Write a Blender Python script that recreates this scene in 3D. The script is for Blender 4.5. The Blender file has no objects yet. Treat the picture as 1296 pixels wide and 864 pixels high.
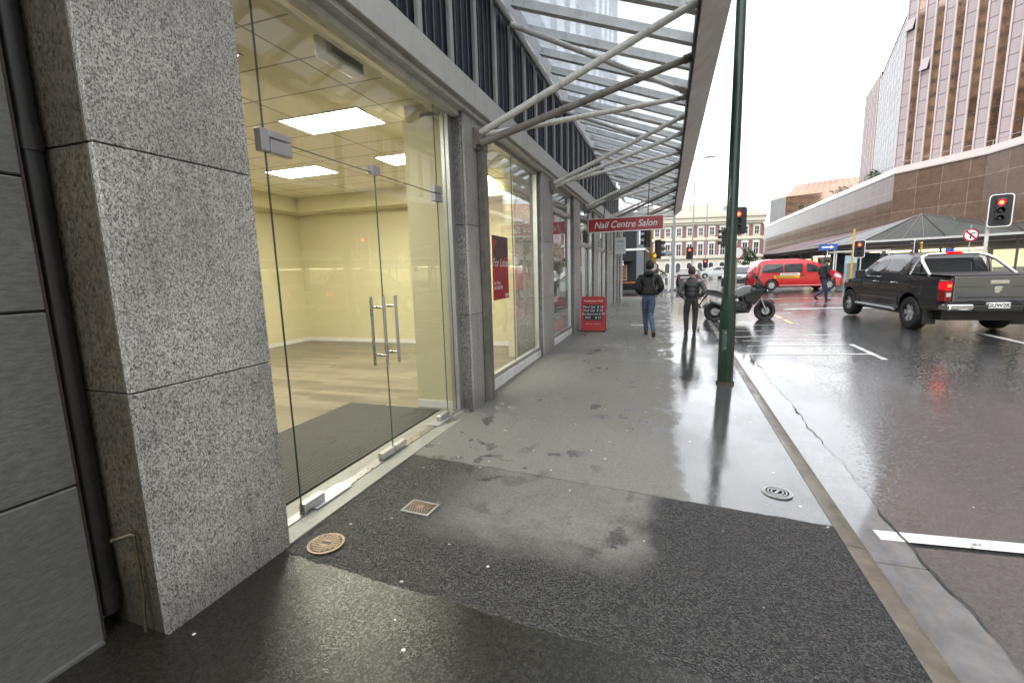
import bpy, bmesh, math, random
from mathutils import Vector, Matrix, Euler
random.seed(7)
R = math.radians
sc = bpy.context.scene
COL = sc.collection
V = Vector

# ------------------------------------------------------------------ ground heights
def S(y):
    k = 0.014
    if y < 2: return 0.0
    if y < 6: return k*(y-2)**2/8
    if y < 24: return k*2+k*(y-6)
    return k*20+.3*k*(min(y, 60)-24)
def kerb_x(y): return 1.085+.0075*max(0, min(y, 22)-3)
def zfoot(x, y): return S(y)-0.025*(x+2.2)
def zroad(x, y):
    s = S(y)
    return s-.18+min(max(x-kerb_x(y)-.32, 0), 4)*.03

# ------------------------------------------------------------------ mesh builder
OFF = {}
class MB:
    def __init__(s): s.v = []; s.f = []; s.m = []
    def add(s, vs, fs, m=0):
        b = len(s.v); s.v += [V(p) for p in vs]; s.f += [[i+b for i in f] for f in fs]; s.m += [m]*len(fs); return s
    def box(s, a, b, m=0):
        x0, y0, z0 = a; x1, y1, z1 = b
        return s.add([(x0,y0,z0),(x1,y0,z0),(x1,y1,z0),(x0,y1,z0),(x0,y0,z1),(x1,y0,z1),(x1,y1,z1),(x0,y1,z1)],
              [(0,3,2,1),(4,5,6,7),(0,1,5,4),(1,2,6,5),(2,3,7,6),(3,0,4,7)], m)
    def ob(s, c, d, rot=(0,0,0), m=0):
        M = Matrix.Translation(c) @ Euler([R(a) for a in rot]).to_matrix().to_4x4()
        x, y, z = d[0]/2, d[1]/2, d[2]/2
        return s.add([M @ V(p) for p in [(-x,-y,-z),(x,-y,-z),(x,y,-z),(-x,y,-z),(-x,-y,z),(x,-y,z),(x,y,z),(-x,y,z)]],
              [(0,3,2,1),(4,5,6,7),(0,1,5,4),(1,2,6,5),(2,3,7,6),(3,0,4,7)], m)
    def tube(s, pts, r, n=10, m=0, caps=True, sq=1.0):
        pts = [V(p) for p in pts]; k = len(pts)
        rs = r if isinstance(r, (list, tuple)) else [r]*k
        vs = []; fs = []; up = None
        for i in range(k):
            t = (pts[min(i+1,k-1)]-pts[max(i-1,0)]).normalized()
            if up is None:
                up = V((0,0,1)) if abs(t.z) < .9 else V((1,0,0))
            u = t.cross(up).normalized(); w = u.cross(t).normalized(); up = w
            for j in range(n):
                a = 2*math.pi*j/n
                vs.append(pts[i]+u*math.cos(a)*rs[i]+w*math.sin(a)*rs[i]*sq)
        for i in range(k-1):
            for j in range(n):
                fs.append((i*n+j, i*n+(j+1)%n, (i+1)*n+(j+1)%n, (i+1)*n+j))
        if caps: fs.append(tuple(range(n))[::-1]); fs.append(tuple((k-1)*n+j for j in range(n)))
        return s.add(vs, fs, m)
    def lathe(s, prof, n=24, M=None, m=0):
        M = M or Matrix()
        k = len(prof); vs = []; fs = []
        for r, z in prof:
            for j in range(n):
                a = 2*math.pi*j/n; vs.append(M @ V((r*math.cos(a), r*math.sin(a), z)))
        for i in range(k-1):
            for j in range(n): fs.append((i*n+j, i*n+(j+1)%n, (i+1)*n+(j+1)%n, (i+1)*n+j))
        if prof[0][0] > 1e-6: fs.append(tuple(range(n))[::-1])
        if prof[-1][0] > 1e-6: fs.append(tuple((k-1)*n+j for j in range(n)))
        return s.add(vs, fs, m)
    def prism(s, poly, t, M=None, m=0):
        M = M or Matrix(); n = len(poly)
        vs = [M @ V((u,v,0)) for u,v in poly]+[M @ V((u,v,t)) for u,v in poly]
        fs = [tuple(range(n))[::-1], tuple(range(n,2*n))]+[(i,(i+1)%n,n+(i+1)%n,n+i) for i in range(n)]
        return s.add(vs, fs, m)
    def ball(s, c, r, n=12, m=0, rot=None):
        if not isinstance(r, (tuple, list)): r = (r,r,r)
        vs = []; fs = []; k = n//2
        for i in range(k+1):
            th = math.pi*i/k
            for j in range(n):
                a = 2*math.pi*j/n
                p = V((math.sin(th)*math.cos(a)*r[0], math.sin(th)*math.sin(a)*r[1], math.cos(th)*r[2]))
                if rot: p = rot @ p
                vs.append(V(c)+p)
        for i in range(k):
            for j in range(n): fs.append((i*n+j,(i+1)*n+j,(i+1)*n+(j+1)%n,i*n+(j+1)%n))
        return s.add(vs, fs, m)
    def build(s, name, mats, parent=None, smooth=None, bevel=0, seg=1, merge=True):
        me = bpy.data.meshes.new(name)
        off = OFF.get(parent.name, V((0,0,0))) if parent else V((0,0,0))
        me.from_pydata([p-off for p in s.v], [], s.f)
        if not isinstance(mats, (list, tuple)): mats = [mats]
        for m in mats: me.materials.append(m)
        for p, mi in zip(me.polygons, s.m): p.material_index = mi
        bm = bmesh.new(); bm.from_mesh(me)
        if merge: bmesh.ops.remove_doubles(bm, verts=bm.verts, dist=1e-5)
        bmesh.ops.recalc_face_normals(bm, faces=bm.faces)
        bm.to_mesh(me); bm.free()
        if smooth:
            for p in me.polygons: p.use_smooth = True
            me.set_sharp_from_angle(angle=R(smooth))
        o = bpy.data.objects.new(name, me); COL.objects.link(o)
        if parent: o.parent = parent
        OFF[o.name] = off
        if bevel:
            b = o.modifiers.new('bevel', 'BEVEL'); b.width = bevel; b.segments = seg; b.limit_method = 'ANGLE'; b.angle_limit = R(40)
            b.harden_normals = False
        return o
def thing(name, label, cat, loc=(0,0,0), group=None):
    o = bpy.data.objects.new(name, None); COL.objects.link(o); o.location = loc; OFF[o.name] = V(loc); o.empty_display_size = .1
    o['label'] = label; o['category'] = cat
    if group: o['group'] = group
    return o
def tag(o, label, cat, group=None):
    o['label'] = label; o['category'] = cat
    if group: o['group'] = group
    return o
def struct(o): o['kind'] = 'structure'; return o
def dup(o, parent=None):
    c = o.copy(); COL.objects.link(c)
    if parent: c.parent = parent
    for ch in list(o.children): dup(ch, c)
    return c
def text(name, s, size, mat, parent, loc, rot, extrude=.002, shear=0, align='CENTER', bold=0, sx=1.0, spacing=1.0):
    cu = bpy.data.curves.new(name, 'FONT'); cu.body = s; cu.size = size; cu.extrude = extrude; cu.shear = shear
    cu.align_x = align; cu.align_y = 'CENTER'; cu.offset = bold; cu.space_character = spacing
    tmp = bpy.data.objects.new(name, cu); COL.objects.link(tmp)
    me = bpy.data.meshes.new_from_object(tmp.evaluated_get(bpy.context.evaluated_depsgraph_get())); bpy.data.objects.remove(tmp); bpy.data.curves.remove(cu)
    me.name = name; me.materials.clear(); me.materials.append(mat)
    for p in me.polygons: p.material_index = 0
    o = bpy.data.objects.new(name, me); COL.objects.link(o)
    off = OFF.get(parent.name, V((0,0,0))) if parent else V((0,0,0))
    o.location = V(loc)-off; o.rotation_euler = rot; o.scale = (sx,1,1)
    if parent: o.parent = parent
    return o

# ------------------------------------------------------------------ materials
class N:
    """tiny node graph helper"""
    def __init__(s, name):
        s.mat = bpy.data.materials.new(name); s.mat.use_nodes = True
        s.t = s.mat.node_tree; s.t.nodes.clear()
        s.out = s.t.nodes.new('ShaderNodeOutputMaterial')
    def n(s, typ, **kw):
        x = s.t.nodes.new('ShaderNode'+typ)
        for k, v in kw.items():
            if k.startswith('_'): setattr(x, k[1:], v)
        return x
    def l(s, a, b): s.t.links.new(a, b)
    def put(s, sock, v):
        if hasattr(v, 'is_output') or isinstance(v, bpy.types.NodeSocket): s.l(v, sock)
        else: sock.default_value = v
    def obj(s): return s.n('TexCoord').outputs['Object']
    def xyz(s, v):
        x = s.n('SeparateXYZ'); s.l(v, x.inputs[0]); return x.outputs
    def comb(s, x, y, z):
        c = s.n('CombineXYZ')
        for i, a in enumerate((x, y, z)): s.put(c.inputs[i], a)
        return c.outputs[0]
    def m(s, op, a, b=0.0, c=None, clamp=False):
        x = s.n('Math'); x.operation = op; x.use_clamp = clamp; s.put(x.inputs[0], a); s.put(x.inputs[1], b)
        if c is not None: s.put(x.inputs[2], c)
        return x.outputs[0]
    def noise(s, vec, scale, detail=4, rough=.55, dist=0):
        x = s.n('TexNoise'); s.put(x.inputs['Vector'], vec); x.inputs['Scale'].default_value = scale
        x.inputs['Detail'].default_value = detail; x.inputs['Roughness'].default_value = rough; x.inputs['Distortion'].default_value = dist
        return x.outputs['Fac']
    def vor(s, vec, scale, feature='F1', out='Distance', rand=1):
        x = s.n('TexVoronoi'); x.feature = feature; s.put(x.inputs['Vector'], vec); x.inputs['Scale'].default_value = scale
        x.inputs['Randomness'].default_value = rand
        return x.outputs[out]
    def rng(s, v, a, b, c=0.0, d=1.0, smooth=True):
        x = s.n('MapRange'); x.interpolation_type = 'SMOOTHSTEP' if smooth else 'LINEAR'
        s.put(x.inputs['Value'], v)
        for nme, q in zip(('From Min','From Max','To Min','To Max'), (a,b,c,d)): s.put(x.inputs[nme], q)
        return x.outputs['Result']
    def mix(s, f, a, b, blend='MIX'):
        x = s.n('Mix'); x.data_type = 'RGBA'; x.blend_type = blend
        s.put(x.inputs[0], f)
        for i, q in ((6,a),(7,b)):
            if isinstance(q, (tuple, list)): q = tuple(q)+((1,) if len(q) == 3 else ())
            s.put(x.inputs[i], q)
        return x.outputs[2]
    def mapv(s, vec, scale=(1,1,1), rot=(0,0,0), loc=(0,0,0)):
        x = s.n('Mapping'); s.l(vec, x.inputs[0]); x.inputs['Scale'].default_value = scale; x.inputs['Rotation'].default_value = rot
        x.inputs['Location'].default_value = loc; return x.outputs[0]
    def bump(s, h, strength=.3, dist=.01, normal=None):
        x = s.n('Bump'); s.put(x.inputs['Strength'], strength); x.inputs['Distance'].default_value = dist; s.l(h, x.inputs['Height'])
        if normal is not None: s.l(normal, x.inputs['Normal'])
        return x.outputs[0]
    def pbr(s, col, rough, metal=0.0, normal=None, spec=.5, coat=0, em=None, ems=0):
        p = s.n('BsdfPrincipled')
        if isinstance(col, (tuple, list)): col = tuple(col)+((1,) if len(col) == 3 else ())
        s.put(p.inputs['Base Color'], col); s.put(p.inputs['Roughness'], rough); s.put(p.inputs['Metallic'], metal)
        s.put(p.inputs['Specular IOR Level'], spec)
        if coat: p.inputs['Coat Weight'].default_value = coat; p.inputs['Coat Roughness'].default_value = .05
        if normal is not None: s.l(normal, p.inputs['Normal'])
        if em: p.inputs['Emission Color'].default_value = tuple(em)+(1,); p.inputs['Emission Strength'].default_value = ems
        s.l(p.outputs[0], s.out.inputs[0]); return p
def mul(c, k): return tuple(min(1, x*k) for x in c)
def mk(name, col, rough=.5, metal=0.0, var=.15, scale=6, bump=0, bscale=80, coat=0, spec=.5, rv=.12, em=None, ems=0, dirt=0, dist=.01):
    g = N(name); o = g.obj()
    f = g.noise(o, scale, 6, .6); f2 = g.noise(o, scale*9, 3, .6)
    f = g.m('ADD', g.m('MULTIPLY', f, .65), g.m('MULTIPLY', f2, .35))
    c = g.mix(g.rng(f, .3, .7), mul(col, 1-var), mul(col, 1+var))
    if dirt:
        d = g.noise(g.mapv(o, (7,7,1.1)), 1.3, 6, .65)
        c = g.mix(g.rng(d, .5, .72, 0, dirt), c, mul(col, .35))
    r = g.rng(f, .3, .7, max(.02, rough-rv*.5), min(1, rough+rv*.5))
    nm = g.bump(g.noise(o, bscale, 4, .6), bump, dist) if bump else None
    g.pbr(c, r, metal, nm, spec, coat, em, ems)
    return g.mat
def mk_em(name, col, strength):
    g = N(name); e = g.n('Emission'); e.inputs[0].default_value = tuple(col)+(1,); e.inputs[1].default_value = strength
    g.l(e.outputs[0], g.out.inputs[0]); return g.mat
def mk_glass(name, tint, rough=0.0, dirt=0.0, dcol=(.5,.52,.52), ior=1.45, boost=0.0, wob=0.0):
    g = N(name); o = g.obj()
    tr = g.n('BsdfTransparent'); tr.inputs[0].default_value = tuple(tint)+(1,)
    gl = g.n('BsdfGlossy'); gl.inputs['Roughness'].default_value = rough; gl.inputs[0].default_value = (.95,.97,1,1)
    ge = g.n('NewGeometry'); dt = g.n('VectorMath'); dt.operation = 'DOT_PRODUCT'; g.l(ge.outputs['Incoming'], dt.inputs[0]); g.l(ge.outputs['Normal'], dt.inputs[1])
    f0 = ((ior-1)/(ior+1))**2
    f = g.m('MULTIPLY_ADD', g.m('POWER', g.m('SUBTRACT', 1, g.m('ABSOLUTE', dt.outputs['Value'])), 5), 1-f0, f0)
    if wob:
        b = g.bump(g.noise(o, .8, 2), wob, .02); g.l(b, gl.inputs['Normal'])
    if boost: f = g.m('ADD', f, boost, clamp=True)
    mx = g.n('MixShader'); g.l(f, mx.inputs[0]); g.l(tr.outputs[0], mx.inputs[1]); g.l(gl.outputs[0], mx.inputs[2])
    res = mx.outputs[0]
    if dirt:
        di = g.n('BsdfDiffuse'); di.inputs[0].default_value = tuple(dcol)+(1,)
        tl = g.n('BsdfTranslucent'); tl.inputs[0].default_value = tuple(dcol)+(1,)
        a = g.n('AddShader'); m0 = g.n('MixShader'); m0.inputs[0].default_value = .6; g.l(di.outputs[0], m0.inputs[1]); g.l(tl.outputs[0], m0.inputs[2])
        q = g.noise(g.mapv(o, (1,1,1)), 1.7, 5, .65)
        m2 = g.n('MixShader'); g.l(g.rng(q, .3, .75, dirt*.45, dirt), m2.inputs[0]); g.l(res, m2.inputs[1]); g.l(m0.outputs[0], m2.inputs[2]); res = m2.outputs[0]
    g.l(res, g.out.inputs[0]); return g.mat

def granite(name, light, mid, dark, size=110, rough=.45, wet=0):
    g = N(name); o = g.obj()
    q = g.mapv(o, (1,1,.62), (.5,.3,.6))
    d = g.noise(o, 60, 2)
    c1 = g.vor(q, size, out='Color'); v = g.xyz(c1)[0]
    c2 = g.vor(q, size*1.9, out='Color'); v2 = g.xyz(c2)[1]
    n = g.m('ADD', g.m('MULTIPLY', v, .5), g.m('ADD', g.m('MULTIPLY', v2, .3), g.m('MULTIPLY', g.noise(q, size*.6, 3), .3)))
    r = g.n('ValToRGB'); g.l(n, r.inputs[0])
    e = r.color_ramp; e.elements[0].position = .22; e.elements[0].color = dark+(1,); e.elements[1].position = .86; e.elements[1].color = light+(1,)
    x = e.elements.new(.4); x.color = mid+(1,)
    x = e.elements.new(.62); x.color = tuple((a+b)/2 for a,b in zip(mid,light))+(1,)
    big = g.noise(o, 1.6, 4)
    col = g.mix(g.rng(big, .3, .75, 0, .45), r.outputs[0], mul(mid,.55), 'MIX')
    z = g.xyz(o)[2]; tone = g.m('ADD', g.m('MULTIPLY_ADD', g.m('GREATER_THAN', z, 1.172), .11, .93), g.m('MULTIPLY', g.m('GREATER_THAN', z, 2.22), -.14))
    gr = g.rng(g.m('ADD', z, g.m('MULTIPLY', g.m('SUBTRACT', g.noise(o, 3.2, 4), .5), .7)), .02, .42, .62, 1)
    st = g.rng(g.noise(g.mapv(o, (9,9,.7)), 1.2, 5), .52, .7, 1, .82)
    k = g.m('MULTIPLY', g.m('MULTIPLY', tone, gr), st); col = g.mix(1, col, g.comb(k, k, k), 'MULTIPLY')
    g.pbr(col, g.rng(v2, 0, 1, rough-.12, rough+.15), 0, g.bump(n, .12, .004)); return g.mat

M = {}
M['granite'] = granite('pale_granite', (.78,.76,.7), (.27,.258,.235), (.016,.015,.014), 190)
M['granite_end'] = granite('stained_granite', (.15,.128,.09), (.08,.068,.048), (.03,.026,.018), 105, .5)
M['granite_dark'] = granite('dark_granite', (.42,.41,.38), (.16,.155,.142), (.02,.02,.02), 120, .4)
M['granite_light'] = granite('worn_granite', (.5,.485,.46), (.36,.35,.33), (.16,.155,.145), 140, .45)
g = N('grey_stone'); o = g.obj()
q = g.mapv(o, (1,6,22), (R(12),0,0)); f = g.noise(q, 3, 7, .7); f2 = g.noise(o, 130, 3); f3 = g.noise(o, 1.3, 4)
c = g.mix(g.rng(f, .3, .7), (.11,.11,.104), (.185,.184,.176)); c = g.mix(g.rng(f3, .35, .7, 0, .45), c, (.09,.09,.084)); c = g.mix(g.rng(f2, .62, .75, 0, .3), c, (.27,.27,.255))
g.pbr(c, .6, 0, g.bump(g.m('ADD', f, g.m('MULTIPLY', f2, .4)), .35, .008)); M['slate'] = g.mat
M['joint'] = mk('dark_joint', (.03,.03,.03), .8)
M['pipe_dark'] = mk('old_black_pipe', (.013,.0125,.0125), .45, var=.5, scale=4, bump=.2, bscale=25)
M['pipe_brown'] = mk('brown_iron', (.055,.04,.033), .6, var=.4, scale=5, bump=.2)
M['brass'] = mk('tarnished_copper', (.1,.08,.045), .45, .6, var=.4, scale=14)
M['pipe_grey'] = mk('weathered_pipe', (.16,.15,.13), .5, .2, var=.3, scale=7)
M['alu'] = mk('brushed_aluminium', (.55,.55,.53), .35, .8, var=.06)
M['steel'] = mk('satin_steel', (.42,.42,.41), .3, .9, var=.08)
M['patch'] = mk('grey_patch_fitting', (.42,.43,.45), .38, .5, var=.05)
M['chrome'] = mk('chrome', (.75,.76,.77), .12, 1.0, var=.04)
M['white'] = mk('white_paint', (.74,.74,.72), .45, var=.06, dirt=.1)
M['offwhite'] = mk('aged_white_paint', (.68,.66,.6), .5, var=.12, scale=9, dirt=.5)
M['strut_dark'] = mk('weathered_brown_paint', (.22,.195,.16), .5, var=.25, scale=8, dirt=.5)
M['ledge'] = mk('grey_cast_stone', (.5,.49,.46), .6, var=.1, scale=2, bump=.1, dirt=.25)
M['navy'] = mk('dark_navy_steel', (.004,.006,.015), .5, spec=.15, var=.3)
M['fin'] = mk('grey_steel_fin', (.33,.33,.32), .45, .1, var=.1, dirt=.2)
M['canopy_steel'] = mk('grey_canopy_paint', (.66,.665,.65), .5, var=.12, scale=4, dirt=.35)
M['gutter'] = mk('stained_gutter_metal', (.36,.345,.325), .55, .2, var=.16, scale=3, bump=.15, dirt=.35)
M['glass'] = mk_glass('shop_glass', (.965,.975,.96), 0.0, wob=.02, ior=1.5)
M['glass_roof'] = mk_glass('roof_glass', (.93,.96,.98), .05, dirt=.55, dcol=(.85,.88,.92))
M['glass_edge'] = mk('glass_edge', (.1,.14,.125), .15)
M['cream'] = mk('cream_wall_paint', (.62,.58,.37), .6, var=.03, scale=2)
M['ceil'] = mk('ceiling_tile', (.7,.65,.45), .8, var=.04, scale=12)
M['black'] = mk('black_plastic', (.018,.018,.018), .45, var=.2)
M['rubber'] = mk('tyre_rubber', (.02,.02,.02), .7, var=.2, bump=.1)
M['red'] = mk('red_sign_paint', (.36,.012,.022), .4, var=.05, coat=.3)
M['dkred'] = mk('dark_red_print', (.075,.018,.028), .4, var=.05)
M['lamp'] = mk_em('panel_light', (1,.95,.82), 17)
M['red_lit'] = mk_em('lit_red_lamp', (1,.004,.012), 3.2)
M['red_core'] = mk_em('lit_red_core', (1,.1,.03), 4)
M['amber_lit'] = mk_em('lit_amber', (1,.2,.02), 1.5)
M['lens_off'] = mk('unlit_lens', (.03,.03,.03), .15, var=.1)
M['yellow'] = mk('yellow_pole_paint', (.52,.33,.035), .45, var=.12, dirt=.3)
M['green'] = mk('dark_green_paint', (.012,.033,.024), .32, var=.25, scale=5, coat=.2, dirt=.2)
M['pole_grey'] = mk('galvanised_steel', (.33,.34,.34), .45, .4, var=.12)
M['leaf'] = mk('leaf', (.035,.07,.022), .6, var=.4, scale=12)
M['bark'] = mk('bark', (.08,.06,.045), .8, var=.3)
# ------------------------------------------------------------------ world, sun, camera
w = bpy.data.worlds.new('World'); sc.world = w; w.use_nodes = True
nt = w.node_tree; nt.nodes.clear()
ELEV, ROT = R(52), R(200)
sky = nt.nodes.new('ShaderNodeTexSky'); sky.sky_type = 'NISHITA'; sky.sun_disc = False
sky.sun_elevation = ELEV; sky.sun_rotation = ROT; sky.dust_density = 4; sky.air_density = 1.2; sky.ozone_density = 1
hs = nt.nodes.new('ShaderNodeHueSaturation'); hs.inputs['Saturation'].default_value = .1
tc = nt.nodes.new('ShaderNodeTexCoord')
cn = nt.nodes.new('ShaderNodeTexNoise'); cn.inputs['Scale'].default_value = 2.2; cn.inputs['Detail'].default_value = 5
mp = nt.nodes.new('ShaderNodeMapping'); mp.inputs['Scale'].default_value = (1,1,2.5)
mr = nt.nodes.new('ShaderNodeMapRange'); mr.inputs[1].default_value = .3; mr.inputs[2].default_value = .7; mr.inputs[3].default_value = .82; mr.inputs[4].default_value = 1.12
mx = nt.nodes.new('ShaderNodeMix'); mx.data_type = 'RGBA'; mx.blend_type = 'MULTIPLY'; mx.inputs[0].default_value = 1
# thick stratus: average the clear-sky gradient with an even grey-white cloud layer
mc = nt.nodes.new('ShaderNodeMix'); mc.data_type = 'RGBA'; mc.inputs[0].default_value = .72; mc.inputs[7].default_value = (8.6,8.9,9.3,1)
bg = nt.nodes.new('ShaderNodeBackground'); bg.inputs['Strength'].default_value = .12
wo = nt.nodes.new('ShaderNodeOutputWorld')
L = nt.links.new
L(sky.outputs[0], hs.inputs['Color']); L(hs.outputs[0], mc.inputs[6]); L(tc.outputs['Generated'], mp.inputs[0]); L(mp.outputs[0], cn.inputs['Vector'])
L(cn.outputs['Fac'], mr.inputs[0]); L(mc.outputs[2], mx.inputs[6]); L(mr.outputs[0], mx.inputs[7]); L(mx.outputs[2], bg.inputs[0]); L(bg.outputs[0], wo.inputs[0])
sun = bpy.data.lights.new('sun', 'SUN'); sun.energy = .6; sun.angle = R(35); sun.color = (1,.97,.93)
so = bpy.data.objects.new('sun', sun); COL.objects.link(so)
so.rotation_euler = (R(90)-ELEV, 0, R(180)-ROT)

cam = bpy.data.cameras.new('camera'); co = bpy.data.objects.new('camera', cam); COL.objects.link(co); sc.camera = co
cam.sensor_width = 36; cam.lens = 15.993; cam.clip_start = .05; cam.clip_end = 2000
RX, RY, RZ = (0.947,-0.022,0.32), (0.32,0.149,-0.936), (-0.027,0.989,0.149)
m3 = Matrix((RX, RY, RZ)); co.matrix_world = Matrix.Translation((0,0,1.65)) @ m3.to_quaternion().to_matrix().to_4x4()
sc.view_settings.view_transform = 'Standard'; sc.view_settings.look = 'None'; sc.view_settings.gamma = 1; sc.view_settings.use_curve_mapping = False
sc.view_settings.exposure = 1.45
cy = sc.cycles
cy.max_bounces = 10; cy.diffuse_bounces = 4; cy.glossy_bounces = 4; cy.transparent_max_bounces = 24; cy.transmission_bounces = 4
cy.caustics_reflective = False; cy.caustics_refractive = False; cy.sample_clamp_indirect = 5; cy.use_denoising = True
cy.use_adaptive_sampling = True; cy.adaptive_threshold = .015

# ------------------------------------------------------------------ ground materials
def mat_footpath():
    g = N('damp_asphalt_footpath'); o = g.obj(); x, y, z = g.xyz(o)
    wob = g.m('SUBTRACT', g.noise(o, 1.6, 5, .6), .5); wob2 = g.m('SUBTRACT', g.noise(o, 9, 4, .65), .5)
    yA = g.m('ADD', g.m('MULTIPLY_ADD', x, -.05, 1.86), g.m('MULTIPLY', wob2, .07))
    yB = g.m('ADD', g.m('MULTIPLY_ADD', x, -.053, 3.405), g.m('MULTIPLY', wob2, .05))
    dA = g.m('SUBTRACT', y, yA); dB = g.m('SUBTRACT', y, yB)
    farB = g.rng(dB, -.006, .006); farA = g.rng(dA, -.006, .006)
    w = g.m('ADD', g.m('MULTIPLY', wob, .45), g.m('MULTIPLY', wob2, .16))
    # dry strip sheltered by the canopy
    xr = g.m('ADD', x, w)
    dry_far = g.m('MULTIPLY', g.rng(xr, .02, .2, 1, 0), farB)
    yw = g.m('ADD', y, w)
    dry_near = g.m('MULTIPLY', g.m('MULTIPLY', g.rng(xr, -.22, .0, 1, 0), g.rng(yw, 2.3, 2.7)), g.rng(xr, -1.85, -1.15))
    dry_near = g.m('MULTIPLY', g.m('MULTIPLY', dry_near, g.m('SUBTRACT', 1, farB)), g.rng(wob2, -.25, .25, .8, 1.0))
    dry = g.m('MAXIMUM', dry_far, dry_near)
    # damp blotches and footprints in the dry strip
    bl = g.m('MULTIPLY', g.rng(g.noise(g.mapv(o, (1,.8,1)), 5.5, 3, .5), .545, .62), g.rng(g.noise(o, .7, 2), .4, .58))
    bl2 = g.rng(g.noise(o, .8, 5, .7), .35, .75, 0, .3)
    dry = g.m('MULTIPLY', dry, g.m('SUBTRACT', 1, g.m('MULTIPLY', bl, .85)))
    dry = g.m('MULTIPLY', dry, g.m('SUBTRACT', 1, bl2))
    # aggregate
    ag = g.vor(o, 125, out='Distance'); ag2 = g.vor(o, 70, out='Distance'); grain = g.noise(o, 160, 3)
    agc = g.xyz(g.vor(o, 120, out='Color'))[0]
    fine = g.noise(o, 45, 5, .7)
    dcol = g.mix(g.rng(fine, .3, .7), (.135,.13,.115), (.2,.193,.172))
    dcol = g.mix(g.rng(agc, .75, 1, 0, .35), dcol, (.26,.25,.23))
    wcol = g.mix(g.rng(fine, .3, .7), (.045,.046,.047), (.085,.086,.088))
    ncol = g.mix(agc, (.005,.005,.0055), (.034,.034,.034))
    brown = g.mix(g.rng(fine, .3, .7), (.012,.0115,.009), (.028,.026,.019))  # smoother brownish near patch, its base also darkened for the building's shade
    wet = g.mix(farB, ncol, wcol)
    wet = g.mix(g.m('SUBTRACT', 1, farA), wet, brown)
    col = g.mix(dry, wet, dcol)
    # seams, gum spots, leaf litter
    seam = g.m('MAXIMUM', g.rng(g.m('ABSOLUTE', dA), .004, .016, .85, 0), g.rng(g.m('ABSOLUTE', g.m('SUBTRACT', dB, .0)), .003, .011, .75, 0))
    seam = g.m('MULTIPLY', seam, g.rng(g.noise(o, 5, 3), .35, .6))
    j3 = g.m('ABSOLUTE', g.m('SUBTRACT', y, g.m('MULTIPLY_ADD', wob2, .03, 8.2)))
    seam = g.m('MAXIMUM', seam, g.rng(j3, .006, .018, .6, 0))
    col = g.mix(seam, col, (.012,.012,.012))
    sp = g.vor(g.mapv(o, (1,1,1)), 3.4, out='Distance'); spc = g.xyz(g.vor(o, 3.4, out='Color'))
    gum = g.m('MULTIPLY', g.rng(g.m('ADD', sp, g.m('MULTIPLY', wob2, .05)), .05, .065, 1, 0), g.m('GREATER_THAN', spc[0], .62))
    sp2 = g.vor(o, 7.5, out='Distance'); spc2 = g.xyz(g.vor(o, 7.5, out='Color'))
    gum2 = g.m('MULTIPLY', g.rng(g.m('ADD', sp2, g.m('MULTIPLY', wob2, .08)), .055, .08, 1, 0), g.m('GREATER_THAN', spc2[1], .68))
    gumd = g.m('MULTIPLY', gum, g.m('GREATER_THAN', spc[2], .45))
    col = g.mix(g.m('MULTIPLY', gumd, .5), col, (.05,.05,.047))
    lt = g.m('MULTIPLY', gum2, g.m('GREATER_THAN', spc2[2], .3))
    col = g.mix(lt, col, (.72,.7,.64))
    # roughness
    film = g.noise(g.mapv(o, (1,.55,1)), 1.1, 5, .62)
    rw = g.rng(film, .36, .64, .03, .13)
    rn = g.m('MULTIPLY_ADD', agc, -.28, .4)
    rb = g.rng(film, .3, .7, .16, .34)
    rr = g.m('ADD', g.m('MULTIPLY', rw, farB), g.m('MULTIPLY', rn, g.m('SUBTRACT', 1, farB)))
    nearA = g.m('SUBTRACT', 1, farA)
    rr = g.m('ADD', g.m('MULTIPLY', rr, farA), g.m('MULTIPLY', rb, nearA))
    rr = g.m('ADD', g.m('MULTIPLY', rr, g.m('SUBTRACT', 1, dry)), g.m('MULTIPLY', dry, .8))
    # relief: coarse chip in the old patch, thin water film beyond it
    h = g.m('ADD', g.m('MULTIPLY', ag, .55), g.m('ADD', g.m('MULTIPLY', ag2, .3), g.m('MULTIPLY', grain, .3)))
    smooth = g.m('MULTIPLY', farB, g.m('SUBTRACT', 1, dry))
    h = g.m('ADD', h, g.m('MULTIPLY', g.noise(o, 120, 2, .5), .6)); st = g.m('SUBTRACT', 1.0, g.m('MULTIPLY', smooth, g.rng(film, .36, .64, .98, .92)))
    st = g.m('MULTIPLY', st, g.m('SUBTRACT', 1, g.m('MULTIPLY', nearA, .82)))
    n1 = g.bump(h, st, .009)
    n2 = g.bump(g.noise(o, 3, 3), .12, .02, n1)
    n3 = g.bump(g.m('ADD', farB, g.m('MULTIPLY', farA, .8)), .6, .008, n2)
    p = g.pbr(col, rr, 0, n3, g.m('ADD', g.m('MULTIPLY_ADD', smooth, .65, .35), g.m('MULTIPLY', g.m('GREATER_THAN', agc, .62), g.m('MULTIPLY', g.m('SUBTRACT', 1, smooth), g.m('MULTIPLY', g.m('SUBTRACT', 1, dry), .35)))))
    g.l(g.m('MULTIPLY', smooth, g.rng(film, .36, .66, .6, .1)), p.inputs['Coat Weight']); p.inputs['Coat Roughness'].default_value = .05; g.l(g.bump(g.noise(o, 14, 4, .65), .12, .01), p.inputs['Coat Normal'])
    return g.mat
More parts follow.
